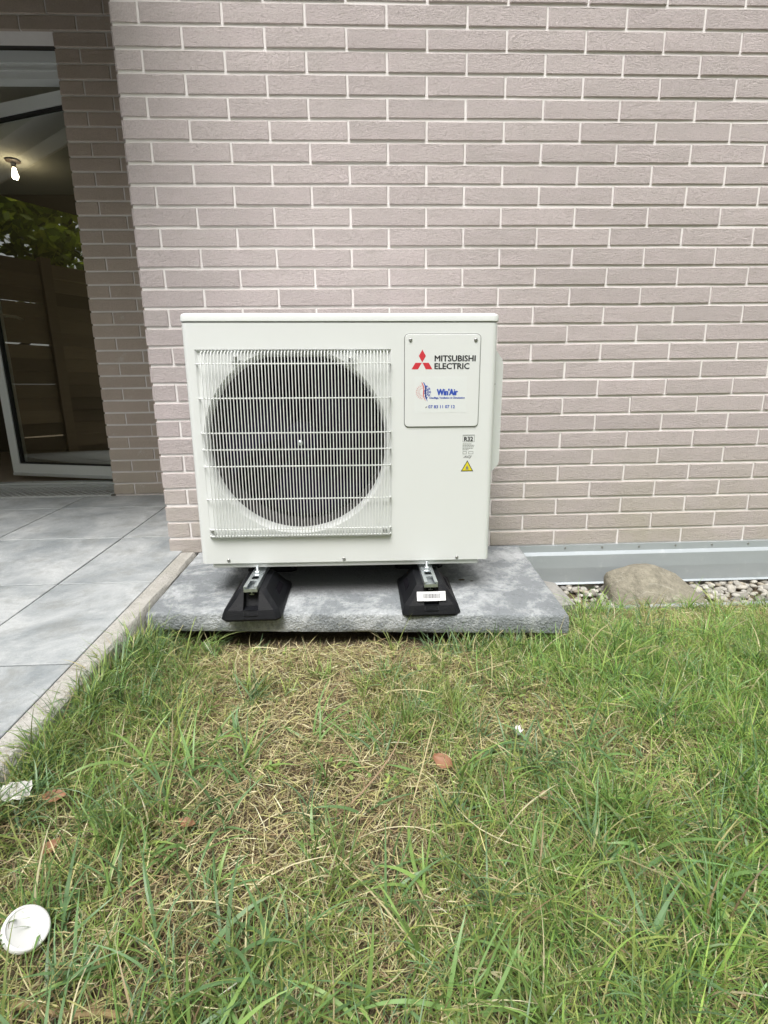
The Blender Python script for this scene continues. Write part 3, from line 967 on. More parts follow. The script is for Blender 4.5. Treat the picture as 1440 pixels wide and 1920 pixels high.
def text(s, x0, x1, z0, z1, y, mat, name, parent, bold=0.0, shear=0.0):
    c = bpy.data.curves.new('t', 'FONT'); c.body = s; c.shear = shear; c.resolution_u = 2
    o = bpy.data.objects.new('t', c); COL.objects.link(o)
    dg_ = bpy.context.evaluated_depsgraph_get()
    me = bpy.data.meshes.new_from_object(o.evaluated_get(dg_))
    bpy.data.objects.remove(o); bpy.data.curves.remove(c)
    co = np.array([v.co[:] for v in me.vertices])
    lo, hi = co.min(0), co.max(0)
    for v in me.vertices:
        u, w_ = (v.co.x - lo[0]) / (hi[0] - lo[0]), (v.co.y - lo[1]) / (hi[1] - lo[1])
        v.co = (x0 + u * (x1 - x0), y - .0003, z0 + w_ * (z1 - z0))
    if bold:                                                      # heavier strokes: copies set side by side
        vs = [tuple(v.co) for v in me.vertices]; fs = [tuple(p.vertices) for p in me.polygons]
        m = MB(); dx = bold * (z1 - z0)
        for i, (a, b) in enumerate(((-.5, 0), (0, .35), (.5, 0), (0, -.35))):
            m.add([(x + a * dx, y_ - i * .00003, z + b * dx) for x, y_, z in vs], fs)
        me = m.mesh(name, mat)
    me.materials.clear(); me.materials.append(mat)
    return link(name, me, parent)

# maker's emblem: three red lozenges and two lines of letters
sx = lambda u: .7125 + u * .000238
sz = lambda v_: .7564 - v_ * .0002333
em_ = [[(410, 324), (450, 395), (410, 466), (370, 395)], [(332, 470), (405, 470), (362, 543), (288, 543)], [(413, 470), (485, 470), (526, 543), (450, 543)]]
flat([[(sx(a), sz(b)) for a, b in p_] for p_ in em_], PY, M['red_ink'], 'emblem', plate)
text('MITSUBISHI', sx(552), sx(1015), sz(455), sz(390), PY, M['ink'], 'lettering', plate, .10)
text('ELECTRIC', sx(552), sx(946), sz(541), sz(476), PY, M['ink'], 'lettering', plate, .10)
# installer's sticker
stk = flat([[(sx(325), sz(1038)), (sx(925), sz(1038)), (sx(925), sz(625)), (sx(325), sz(625))]], PY, M['vinyl'], 'sticker', plate, .00025)
SY = PY - .0003
text("Win'Air", sx(585), sx(820), sz(836), sz(764), SY, M['blue_ink'], 'sticker_lettering', plate, .16)
text('Chauffage, Ventilation et Climatisation', sx(496), sx(905), sz(882), sz(855), SY, M['blue_ink'], 'sticker_lettering', plate, .08)
text('07 83 11 07 12', sx(486), sx(792), sz(986), sz(950), SY, M['blue_ink'], 'sticker_lettering', plate, .08)
flat([[(sx(448), sz(984)), (sx(456), sz(984)), (sx(474), sz(972)), (sx(474), sz(964)), (sx(458), sz(966))]], SY, M['grey_ink'], 'phone_mark', plate)
def burst():
    rays, flake = [], []
    cx, cz = 420, 800
    for i in range(11):                                              # sun half, left
        a = math.radians(98 + i * 16.4)
        for r0, r1, w_ in ((40, 62, 3.2), (66, 88, 5.5)):
            d = (math.cos(a), -math.sin(a)); n_ = (-d[1], d[0])
            rays.append([(sx(cx + d[0] * r0 + n_[0] * w_ * .6), sz(cz + d[1] * r0 + n_[1] * w_ * .6)), (sx(cx + d[0] * r1), sz(cz + d[1] * r1)), (sx(cx + d[0] * r0 - n_[0] * w_ * .6), sz(cz + d[1] * r0 - n_[1] * w_ * .6))])
    for a in (-62, -31, 0, 31, 62):                                  # snow half, right
        a = math.radians(a); d = (math.cos(a), -math.sin(a)); n_ = (-d[1], d[0])
        def bar(p0, p1, w_):
            dx, dz = p1[0] - p0[0], p1[1] - p0[1]; L = math.hypot(dx, dz); nx, nz = -dz / L * w_, dx / L * w_
            flake.append([(sx(p0[0] + nx), sz(p0[1] + nz)), (sx(p1[0] + nx), sz(p1[1] + nz)), (sx(p1[0] - nx), sz(p1[1] - nz)), (sx(p0[0] - nx), sz(p0[1] - nz))])
        bar((cx + 14 + d[0] * 8, cz + d[1] * 8), (cx + 8 + d[0] * 88, cz + d[1] * 88), 3.6)
        for r_ in (42, 64):
            b_ = (cx + 10 + d[0] * r_, cz + d[1] * r_)
            for s_ in (1, -1):
                bar(b_, (b_[0] + d[0] * 15 + n_[0] * 15 * s_, b_[1] + d[1] * 15 + n_[1] * 15 * s_), 3)
    wave = lambda dx, w_: [(sx(dx + x), sz(z)) for x, z in ((410, 690), (428, 730), (434, 770), (430, 820), (436, 860), (462, 905))] + [(sx(dx + x + w_), sz(z)) for x, z in ((456, 905), (438, 860), (434, 820), (438, 770), (432, 730), (412, 690))]
    return rays, flake, wave
rays, flake, wave = burst()
def strip_flat(poly, y, mat, name, parent):
    n = len(poly) // 2; m = MB()
    a, b = poly[:n], poly[n:][::-1]
    m.add([(x, y - .0002, z) for x, z in a] + [(x, y - .0002, z) for x, z in b], [(i, i + 1, n + i + 1, n + i) for i in range(n - 1)])
    return m.build(name, mat, parent)
flat(rays, SY, M['red_ink'], 'sun_print', plate); flat(flake, SY, M['blue_ink'], 'snowflake_print', plate)
strip_flat(wave(-8, 7), SY, M['red_ink'], 'wave_print', plate); strip_flat(wave(12, 9), SY, M['blue_ink'], 'wave_print', plate)

# refrigerant labels lower down
def frame_print(x0, x1, z0, z1, w_, y, mat, name, parent):
    return flat([[(x0, z0), (x1, z0), (x1, z0 + w_), (x0, z0 + w_)], [(x0, z1 - w_), (x1, z1 - w_), (x1, z1), (x0, z1)], [(x0, z0 + w_), (x0 + w_, z0 + w_), (x0 + w_, z1 - w_), (x0, z1 - w_)], [(x1 - w_, z0 + w_), (x1, z0 + w_), (x1, z1 - w_), (x1 - w_, z1 - w_)]], y, mat, name, parent)
LY = UYF
lab = flat([[(.923, .396), (.9635, .396), (.9635, .4555), (.923, .4555)]], LY, M['vinyl'], 'refrigerant_label', ac, .0002)
LY2 = LY - .0003
frame_print(.9265, .9600, .4330, .4530, .0009, LY2, M['grey_ink'], 'label_print', ac)
text('REFRIGERANT', .9280, .9585, .4494, .4517, LY2, M['grey_ink'], 'label_lettering', ac, .01)
text('R32', .9310, .9552, .4355, .4470, LY2, M['ink'], 'label_lettering', ac, .12)
bars = []
for i, wd_ in enumerate((.026, .033, .032, .030, .017)):
    x = .9266
    z = .4285 - i * .0041
    while x < .9266 + wd_:
        l_ = random.uniform(.0025, .006); bars.append([(x, z - .0017), (min(x + l_, .9266 + wd_), z - .0017), (min(x + l_, .9266 + wd_), z), (x, z)]); x += l_ + .0009
flat(bars, LY2, M['grey_ink'], 'label_print', ac)
frame_print(.9275, .9385, .3990, .4068, .0011, LY2, M['grey_ink'], 'label_print', ac); frame_print(.9440, .9575, .3990, .4068, .0011, LY2, M['grey_ink'], 'label_print', ac)
text('ACJ', .9300, .9530, .3868, .3945, LY, M['grey_ink'], 'label_lettering', ac, .12, .35)
tri = lambda s_: [(.9415 - .0178 * s_, .3500 + .012 * (1 - s_)), (.9415 + .0178 * s_, .3500 + .012 * (1 - s_)), (.9415, .3500 + .012 + .0195 * s_ )]
flat([tri(1)], LY, M['ink'], 'warning_sign', ac, .0002); flat([tri(.80)], LY - .0002, M['yellow'], 'warning_sign', ac, .0002)
flat([[(.9375, .3545), (.9455, .3545), (.9455, .3558), (.9375, .3558)], [(.9385, .3565), (.9445, .3565), (.9455, .3595), (.9437, .3620), (.9425, .3670), (.9408, .3640), (.9395, .3655), (.9378, .3600)]], LY - .0004, M['grey_ink'], 'flame_print', ac, .0001)

# valve cover bulging from the right side
y0, y1 = -.375, -.16
cv = [(1.0135, .700, .0), (1.0475, .660, 1), (1.0510, .645, 1), (1.0510, .370, 1), (1.0475, .357, 1), (1.0135, .325, 0)]
vs0 = [(x, y0 + .012 * i_, z) for x, z, i_ in cv]; vs1 = [(x, y1 - .012 * i_, z) for x, z, i_ in cv]
MB().loft([vs0, vs1]).build('valve_cover', M['paint'], ac, 30)
for z in (.59, .53):
    MB().lathe([(.0035, -.001), (.0035, .002), (0, .003)], (1.011, -.4245, z), 'y', 10).build('side_screw', M['screw' if z > .55 else 'vinyl'], ac, 40)
ac.rotation_euler = (0, .0075, 0)

# ------------------------------------------------------------------ rubber feet
def rubber_foot(x, label, with_tag, yo=0.0):
    yc = -.45 + yo; zb = slab_z(x, yc) + .0005; zt_ = .046
    y0, y1 = yo - .568, yo - .334
    r = thing('rubber_foot', label, 'rubber foot', (x, yc, zb), 'rubber feet under the outdoor unit')
    tilt = lambda y: (slab_z(x, y) - slab_z(x, yc))
    m = MB()
    def lp(hw, ya, yb, z, dep=.0004):
        c = .012
        return [(x + a, y, z + (tilt(y) if z < zb + .02 else 0)) for a, y in ((-hw + c, ya), (-.0205, ya), (-.0195, ya + dep), (.0195, ya + dep), (.0205, ya), (hw - c, ya), (hw, ya + c), (hw, yb - c), (hw - c, yb), (-hw + c, yb), (-hw, yb - c), (-hw, ya + c))]
    m.loft([lp(.079, y0, y1, zb), lp(.081, y0 - .002, y1 + .002, zb + .006), lp(.078, y0 + .001, y1, zb + .016), lp(.0735, y0 + .0045, y1 - .003, zb + .0225), lp(.0731, y0 + .0047, y1 - .003, zb + .0229, .032), lp(.052, y0 + .020, y1 - .02, zb + .050, .03), lp(.041, y0 + .028, y1 - .03, zt_ - .004, .03), lp(.037, y0 + .034, y1 - .034, zt_, .03)])
    body = m.build('foot_body', M['rubber'], r, 28)
    # notch lip
    m = MB()
    for z, d_ in ((zb + .0215, .004), (zb + .0085, .006)):
        yy = y0 + (z - zb) * .42
        m.box((x - .017, yy - .0045, z - .0012), (x + .017, yy + .006, z + .0018))
    for s_ in (-1, 1):
        m.loft([[(x + s_ * .0185 - .0018, y0 - .001, zb + .010), (x + s_ * .0185 + .0018, y0 - .001, zb + .010), (x + s_ * .0185 + .0018, y0 + .010, zb + .010), (x + s_ * .0185 - .0018, y0 + .010, zb + .010)], [(x + s_ * .0185 - .0018, y0 + .003, zb + .020), (x + s_ * .0185 + .0018, y0 + .003, zb + .020), (x + s_ * .0185 + .0018, y0 + .012, zb + .020), (x + s_ * .0185 - .0018, y0 + .012, zb + .020)]])
    m.build('notch', M['rubber'], r)
    # side pocket
    for s_ in (-1, 1):
        MB().loft([[(x + s_ * .060, yc - .03, zb + .036), (x + s_ * .060, yc + .05, zb + .036), (x + s_ * .055, yc + .04, zb + .046), (x + s_ * .055, yc - .02, zb + .046)], [(x + s_ * .0655, yc - .03, zb + .034), (x + s_ * .0655, yc + .05, zb + .034), (x + s_ * .0545, yc + .04, zb + .0485), (x + s_ * .0545, yc - .02, zb + .0485)]]).build('pocket', M['dark'], r)
    # aluminium rail: C channel with slots
    ra, rb, rz = yo - .548, yo - .350, .060
    m = MB()
    m.box((x - .0185, ra, .0445), (x - .0165, rb, rz)); m.box((x + .0165, ra, .0445), (x + .0185, rb, rz)); m.box((x - .0164, ra + .0005, .0445), (x + .0164, rb, .0465))
    m.box((x - .0164, ra, rz - .002), (x - .0095, rb, rz - .0001)); m.box((x + .0095, ra, rz - .002), (x + .0164, rb, rz - .0001))
    for ya, yb in ((yo - .500, yo - .488), (yo - .462, yo - .395), (yo - .365, rb)):
        m.box((x - .0094, ya, rz - .002), (x + .0094, yb, rz - .0001))
    m.box((x - .0164, ra + .0006, .0466), (x + .0164, ra + .0024, .0535))
    m.build('rail', M['zinc'], r)
    # washer, nut and stud
    yb_ = yo - .4445
    MB().lathe([(0, 0), (.0155, 0), (.0165, .0012), (.0155, .0024), (0, .0024)], (x, yb_, rz), n=24).build('washer', M['zinc'], r, 40)
    MB().lathe([(0, 0), (.0085, 0), (.0085, .0055), (.007, .0068), (0, .0068)], (x, yb_, rz + .0025), n=6).build('nut', M['zinc'], r)
    m = MB()
    pr = [(0, 0)]
    for i in range(10):
        pr += [(.0042, i * .0016), (.0034, i * .0016 + .0008)]
    m.lathe(pr + [(0, .0165)], (x, yb_, rz + .0094), n=12); m.build('stud', M['zinc'], r, 30)
    m = MB(); m.box((x - .0012, ra + .012, .034), (x + .0012, ra + .016, .0444)); m.box((x - .006, ra + .012, .0322), (x + .006, ra + .016, .0339)); m.build('bolt_tail', M['zinc'], r)
    if with_tag:
        # white bar code tag on the sloping front
        fy = lambda z: y0 - .0005 + (z - zb - .016) * .53
        za, zc = zb + .036, zb + .0585
        xa, xb = x - .040, x + .039
        def on(u, f):
            z = za + (zc - za) * f
            return (xa + (xb - xa) * u, fy(z) - .0042 - .002 * math.cos((u - .5) * 2.6), z)
        m = MB(); n_ = 8
        vs = [on(i / n_, f) for f in (0, 1) for i in range(n_ + 1)]
        m.add(vs, [(i, i + 1, n_ + 2 + i, n_ + 1 + i) for i in range(n_)])
        tag = m.build('bar_code_tag', M['paper'], r)
        m = MB(); rr = random.Random(4); u = .22
        while u < .80:
            wd_ = rr.choice([.011, .014, .022])
            q = [on(u, .28), on(u + wd_, .28), on(u + wd_, .78), on(u, .78)]
            m.add([(a, b - .0004, c) for a, b, c in q], [(0, 1, 2, 3)]); u += wd_ + rr.choice([.010, .012, .018])
        for u in (.12, .9):
            q = [on(u, .3), on(u + .008, .3), on(u + .008, .75), on(u, .75)]; m.add([(a, b - .0004, c) for a, b, c in q], [(0, 1, 2, 3)])
        m.build('bar_code', M['ink'], tag)
    return r
rubber_foot(.336, 'black rubber foot without a tag, under the fan side of the unit', False)
rubber_foot(.829, 'black rubber foot with a white bar code tag on its front', True)
rubber_foot(.336, 'black rubber foot in the shade under the rear fan side of the unit', False, .335)
rubber_foot(.829, 'black rubber foot in the shade under the rear valve side of the unit', False, .335)

# ------------------------------------------------------------------ grass and straw
def vnoise(x, y, f, s):
    return np.array([noise.noise(Vector((a * f + s, b * f - s, s))) for a, b in zip(x, y)])

STRAW = [(1.16, -1.07, .09, .95), (.98, -.97, .10, .95), (1.02, -1.30, .07, .7), (1.45, -.62, .10, .6), (1.62, -.39, .15, .97), (1.98, -.39, .18, .95), (1.36, -.38, .10, .9), (.34, -.64, .11, .95), (.58, -.64, .13, .95), (.80, -.69, .09, .7), (1.75, -.60, .13, .5), (.45, -1.33, .07, .6), (.57, -.98, .17, .9), (.56, -1.19, .15, .95), (.30, -.78, .12, .7), (.62, -.70, .16, .75), (.97, -.98, .075, .85), (1.17, -1.07, .07, .8), (1.38, -.42, .16, .9), (.38, -1.24, .09, .7), (.75, -1.12, .10, .55), (.85, -1.25, .08, .55), (.42, -1.03, .10, .6), (1.75, -.42, .14, .6)]
GREEN = [(.12, -.78, .11, .9), (.08, -1.0, .09, .8), (.76, -.86, .10, .8), (1.22, -.62, .17, .9), (1.0, -1.17, .14, .8), (1.4, -.95, .22, .8), (.55, -1.42, .12, .6), (.9, -1.36, .14, .7), (1.35, -1.25, .25, .8), (.25, -1.2, .06, .5), (1.9, -.9, .4, .6)]
def field(x, y, lst):
    f = np.zeros_like(x)
    for cx, cy, r, a in lst:
        f = np.maximum(f, a * np.exp(-((x - cx) ** 2 + (y - cy) ** 2) / (2 * r * r)))
    return f
def green_density(x, y):
    s = field(x, y, STRAW); g = field(x, y, GREEN)
    base = .50 + .30 * sstep(.6, 1.3, x)
    return np.clip(base + .65 * g + .16 * np.sin(11 * x + 2.3 * np.sin(9 * y)) * np.sin(12.5 * y + 1.7 * np.sin(8 * x) + 1) - .58 * s * (1 - .6 * g), .09, 1)

def on_soil(x, y):
    ok = (x > .032) & (y < -.02)
    sl = (x < 1.24) & (y > -.505 - .08 * (x - .03) / 1.17 - .004)
    ok &= ~sl
    ok &= ~((x > 1.2) & (y > -.294))
    return ok

PAL_G = np.array([(.19, .335, .10), (.24, .38, .105), (.31, .43, .12), (.37, .46, .135), (.21, .345, .17), (.43, .49, .15), (.48, .48, .22)])
PAL_F = np.array([(.24, .43, .10), (.31, .49, .115), (.39, .53, .135), (.20, .37, .13)])
PAL_S = np.array([(.60, .54, .31), (.68, .62, .40), (.52, .45, .26), (.36, .27, .15), (.24, .17, .10), (.52, .48, .23), (.44, .43, .18)])

def ribbons(bx, by, head, elev, curl, L, W, col, segs, name, mat, twist=.5, lift=None, taper=1.6, wig=.0, label=None, headcurl=None):
    n = len(bx)
    t = np.linspace(0, 1, segs + 1)
    P = np.zeros((n, segs + 1, 3)); D = np.zeros((n, segs + 1, 3))
    gz = ground_h(bx, by)
    P[:, 0] = np.stack([bx, by, gz - .002 if lift is None else gz + lift], 1)
    hc = np.zeros(n) if headcurl is None else headcurl
    for k in range(segs + 1):
        el = elev - curl * t[k]
        hd = head + hc * t[k] + (wig * RNG.normal(size=n) if wig else 0)
        D[:, k] = np.stack([np.cos(el) * np.cos(hd), np.cos(el) * np.sin(hd), np.sin(el)], 1)
        if k < segs:
            P[:, k + 1] = P[:, k] + D[:, k] * (L / segs)[:, None]
            fl = ground_h(P[:, k + 1, 0], P[:, k + 1, 1]) + .0015
            onk = (P[:, k + 1, 0] < .022) & (P[:, k, 2] > SL * P[:, k, 1] - .02)
            fl = np.where(onk, np.maximum(fl, SL * P[:, k + 1, 1] + .003), fl)
            P[:, k + 1, 2] = np.maximum(P[:, k + 1, 2], fl)
    side = np.stack([-np.sin(head + .5 * hc), np.cos(head + .5 * hc), np.zeros(n)], 1)[:, None, :] + np.zeros((1, segs + 1, 1))
    tw = RNG.normal(size=n) * twist
    nrm = np.cross(D, side)
    side = side * np.cos(tw)[:, None, None] + nrm * np.sin(tw)[:, None, None]
    wd = (W[:, None] * np.clip(1.02 - t[None] ** taper, .04, 1) * np.clip(.55 + t[None] * 3, 0, 1) * .5)[..., None]
    A, B = P - side * wd, P + side * wd
    V = np.stack([A, B], 2).reshape(-1, 3)
    base = (np.arange(n) * (segs + 1) * 2)[:, None] + (np.arange(segs) * 2)[None]
    F = np.stack([base, base + 1, base + 3, base + 2], -1).reshape(-1, 4)
    me = bpy.data.meshes.new(name)
    me.vertices.add(len(V)); me.vertices.foreach_set('co', V.astype(np.float32).ravel())
    me.loops.add(F.size); me.loops.foreach_set('vertex_index', F.astype(np.int32).ravel())
    me.polygons.add(len(F)); me.polygons.foreach_set('loop_start', np.arange(0, F.size, 4, dtype=np.int32))
    me.polygons.foreach_set('use_smooth', np.ones(len(F), bool))
    me.update(calc_edges=True)
    a = me.color_attributes.new('col', 'FLOAT_COLOR', 'POINT')
    C = np.ones((n, segs + 1, 2, 4), np.float32)
    C[..., :3] = col[:, None, None, :]
    a.data.foreach_set('color', C.ravel())
    me.materials.append(mat)
    link(name, me, kind='stuff', label=label)

def sample(n, x0, x1, y0, y1):
    x = RNG.uniform(x0, x1, n); y = RNG.uniform(y0, y1, n)
    k = on_soil(x, y); return x[k], y[k]
U = RNG.uniform
def pick(pal, n, var=.15, wts=None):
    c = np.asarray(pal)[RNG.choice(len(pal), n, p=wts)]
    return np.clip(c * (1 + RNG.normal(size=(n, 1)) * var), .01, .8)

def lawn():
    # 1 lying straw and thatch
    x, y = sample(150000, .02, 2.7, -1.85, -.2)
    s = field(x, y, STRAW)
    k = RNG.random(len(x)) < np.clip(.36 + .6 * s - .2 * sstep(.8, 1.5, x), .1, 1) * .9
    x, y = x[k], y[k]; n = len(x)
    ribbons(x, y, U(0, 6.283, n), RNG.normal(.12, .22, n), RNG.normal(.25, .35, n), U(.014, .060, n), U(.0007, .0017, n), pick(PAL_S, n, .22), 3, 'straw', M['straw'], .8, U(.0, .018, n), 6, .05, 'pale dry straw lying between the grass blades', RNG.normal(0, .22, n))
    # 2 short turf
    x, y = sample(230000, .02, 2.7, -1.85, -.2)
    d = green_density(x, y)
    cl = .5 + .5 * np.sin(31 * x + 9 * np.sin(17 * y)) * np.sin(29 * y + 8 * np.sin(13 * x))
    k = RNG.random(len(x)) < d * (.35 + .65 * cl)
    x, y = x[k], y[k]; n = len(x); d = d[k]
    col = pick(PAL_G, n, .18)
    fresh = RNG.random(n) < .75 * sstep(.75, 1.35, x)
    col[fresh] = pick(PAL_F, int(fresh.sum()), .15)
    dry = RNG.random(n) < .30 * (1.25 - d)
    col[dry] = pick(PAL_S, int(dry.sum()), .15)
    cool = sstep(-1.5, -.6, y)[:, None]
    ribbons(x, y, U(0, 6.283, n), RNG.normal(.85, .38, n), np.abs(RNG.normal(.8, .5, n)), U(.024, .070, n) * (.7 + .55 * d), U(.0011, .0026, n), col, 4, 'grass', M['grass'], .6, None, 1.7, .05, 'short green lawn grass in front of the slab', RNG.normal(0, .35, n))
    # 3 tufts of longer blades
    tx, ty = sample(4400, .03, 2.5, -1.75, -.3)
    g = field(tx, ty, GREEN)
    k = RNG.random(len(tx)) < (.10 + .75 * g) * (1 - .72 * field(tx, ty, STRAW))
    tx, ty = tx[k], ty[k]
    # rows of tufts along the kerb, the slab front and the edging
    ex = np.concatenate([.030 + np.abs(RNG.normal(0, .022, 120)) + .004, np.concatenate([U(.05, .24, 22), U(.86, 1.21, 38)]), U(1.3, 2.5, 60)])[:205]; ey = np.concatenate([U(-1.5, -.53, 120), -.535 - .08 * 0 - U(.0, .06, 60) - .07 * np.linspace(0, 1, 60) * 0, U(-.34, -.30, 60)])[:205]
    ey[120:180] = -.52 - .08 * (ex[120:180] - .03) / 1.17 - U(.0, .05, 60)
    tx = np.concatenate([tx, ex]); ty = np.concatenate([ty, ey])
    m = RNG.integers(8, 20, len(tx)); idx = np.repeat(np.arange(len(tx)), m); n = len(idx)
    x = tx[idx] + RNG.normal(0, .008, n); y = ty[idx] + RNG.normal(0, .008, n)
    kk = on_soil(x, y); x, y, idx = x[kk], y[kk], idx[kk]; n = len(x)
    tone = RNG.integers(0, 5, len(tx))[idx]
    col = np.clip(PAL_G[tone] * (1 + RNG.normal(size=(n, 1)) * .16), .02, .6)
    fr = (RNG.random(len(tx)) < .8 * sstep(.7, 1.3, tx))[idx]
    col[fr] = pick(PAL_F, int(fr.sum()), .16)
    col = col * U(.55, 1.12, len(tx))[idx][:, None]                 # clumps differ in tone
    dead = RNG.random(n) < .12
    col[dead] = pick(PAL_S, int(dead.sum()), .12)
    Lt = (U(.055, .125, len(tx)))[idx] * U(.55, 1.2, n)
    ribbons(x, y, U(0, 6.283, n), RNG.normal(1.1, .24, n), np.abs(RNG.normal(1.0, .55, n)), Lt, U(.0016, .0038, n), col, 6, 'grass', M['grass'], .45, None, 2.0, .0, 'tufts of longer green grass in the lawn', RNG.normal(0, .3, n))
    # 4 clumps of long arching broad blades near the viewer
    hx = [.537, .50, .88, .87, 1.05, .70, .33, .60, 1.0, .78, .43, .66, 1.1]; hy = [-1.40, -1.37, -1.355, -1.29, -1.22, -1.38, -1.23, -1.30, -1.12, -1.20, -1.30, -1.42, -1.33]
    bx, by = sample(150, .2, 1.9, -1.70, -.95)
    bx = np.concatenate([hx, bx]); by = np.concatenate([hy, by])
    m = RNG.integers(4, 10, len(bx)); idx = np.repeat(np.arange(len(bx)), m); n = len(idx)
    x = bx[idx] + RNG.normal(0, .010, n); y = by[idx] + RNG.normal(0, .010, n)
    kk = on_soil(x, y); x, y, idx = x[kk], y[kk], idx[kk]; n = len(x)
    hd0 = U(0, 6.283, len(bx))[idx]
    pal = np.array([(.18, .31, .13), (.22, .37, .12), (.27, .42, .12), (.16, .28, .12)])
    col = np.clip(pal[RNG.integers(0, 4, len(bx))[idx]] * (1 + RNG.normal(size=(n, 1)) * .12), .02, .6)
    ribbons(x, y, hd0 + RNG.normal(0, 1.1, n), RNG.normal(.95, .25, n), np.abs(RNG.normal(1.15, .4, n)), U(.07, .165, len(bx))[idx] * U(.6, 1.1, n), U(.0028, .0062, n), col, 10, 'grass', M['grass'], .5, None, 2.6, .0, 'clumps of broad arching grass blades nearest the viewer', RNG.normal(0, .4, n))
    # clover-like broad leaves and fine crumbs of thatch
    cx_, cy_ = sample(420, .1, 2.4, -1.7, -.4); kq = RNG.random(len(cx_)) < .2 + .6 * sstep(.7, 1.3, cx_); cx_, cy_ = cx_[kq], cy_[kq]
    idx = np.repeat(np.arange(len(cx_)), 14); x = cx_[idx] + RNG.normal(0, .014, len(idx)); y = cy_[idx] + RNG.normal(0, .014, len(idx))
    kk = on_soil(x, y); x, y = x[kk], y[kk]; n = len(x)
    ribbons(x, y, U(0, 6.283, n), RNG.normal(.5, .25, n), np.abs(RNG.normal(.6, .3, n)), U(.008, .016, n), U(.004, .008, n), pick(PAL_G[[1, 2, 3, 5]], n, .12), 4, 'ground_weeds', M['grass'], .3, U(.008, .026, n), 2.4, 0, 'small broad leaved weeds between the grass')
    x, y = sample(90000, .02, 2.6, -1.8, -.25); n = len(x)
    ribbons(x, y, U(0, 6.283, n), RNG.normal(.05, .25, n), RNG.normal(.1, .3, n), U(.005, .020, n), U(.0009, .0022, n), pick(PAL_S[2:], n, .25), 2, 'straw', M['straw'], .9, U(.0, .007, n), 6, .1, 'crumbs of brown thatch on the soil')
    # 5 long pale stalks lying across the turf
    x, y = sample(170, .1, 2.2, -1.6, -.55); n = len(x)
    ribbons(x, y, U(0, 6.283, n), RNG.normal(.22, .12, n), RNG.normal(.35, .15, n), U(.07, .19, n), U(.0012, .0024, n), pick(PAL_S[:3] * .85, n, .12), 7, 'straw', M['straw'], .4, U(.012, .03, n), 8, .03, 'long pale stalks lying across the lawn', RNG.normal(0, .5, n))
    # 6 a looser lawn round about, outside the picture
    for (a0, a1, b0, b1, N) in ((.03, 2.7, -4.2, -1.85, 9000), (2.7, 5.5, -4.2, -.3, 9000)):
        x, y = sample(N, a0, a1, b0, b1); n = len(x)
        ribbons(x, y, U(0, 6.283, n), RNG.normal(1.0, .3, n), np.abs(RNG.normal(.9, .4, n)), U(.04, .10, n), U(.004, .008, n), pick(PAL_G, n, .18), 3, 'grass', M['grass'], .5, None, 2, 0, 'looser lawn grass away from the slab')
lawn()

# ------------------------------------------------------------------ litter on the lawn
def gz1(x, y):
    return float(ground_h(np.array([x]), np.array([y]))[0])
c = (.217, -1.342)
m = MB().lathe([(0, -.006), (.0255, -.006), (.027, -.003), (.027, .0026), (.0262, .0034), (.0240, .0034), (.0232, .0022), (.0228, .0020), (0, .0022)], (0, 0, 0), n=40)
lid = m.build('plastic_lid', M['lid'], None, 50, label='round white plastic lid lying in the grass', category='lid')
lid.location = (*c, gz1(*c) + .036); lid.rotation_euler = (.0, .62, 0)

def leaf(x, y, rz, L, W, mat, label, up=.022, tilt=(.3, .2), curl=.25):
    m = MB(); n = 8; vs = []
    for i in range(n + 1):
        t_ = i / n; w_ = W * math.sin(math.pi * min(1, t_ * .94 + .03)) ** .8 * .5
        z = curl * L * (t_ - .5) ** 2
        for s_ in (-1, -.5, 0, .5, 1):
            vs.append(((t_ - .5) * L, s_ * w_ * (1 + .08 * math.sin(i * 3.1 + s_)), z + abs(s_) * W * .18))
    fs = [(i * 5 + j, i * 5 + j + 1, (i + 1) * 5 + j + 1, (i + 1) * 5 + j) for i in range(n) for j in range(4)]
    m.add(vs, fs)
    o = m.build('dry_leaf', mat, None, 60, label=label, category='leaf', group='dead leaves lying on the lawn')
    o.location = (x, y, gz1(x, y) + up); o.rotation_euler = (tilt[0], tilt[1], rz)
leaf(.787, -1.052, -.7, .042, .026, M['dleaf'], 'reddish brown dead leaf in the middle of the lawn', .020, (.45, .1))
leaf(.118, -1.112, .2, .036, .020, M['dleaf'], 'curled orange brown leaf beside the white paper scrap', .020, (.5, .1))
leaf(.158, -1.20, 1.1, .034, .018, M['dleaf'], 'brown leaf half buried in grass above the white lid', .012, (.4, .1))
leaf(1.165, -.845, .3, .018, .012, M['dleaf2'], 'small tan leaf bit among the greenest grass', .02, (.5, 0))
leaf(.945, -1.145, .4, .030, .014, M['dleaf2'], 'tan curled leaf between long green blades on the right', .022, (.5, .1))
leaf(.36, -1.175, -.3, .030, .015, M['dleaf'], 'dark brown leaf lying in the dry straw', .016, (.3, 0))
leaf(.71, -.42 - .1, .2, .0, .0, M['dleaf'], 'x') if False else None

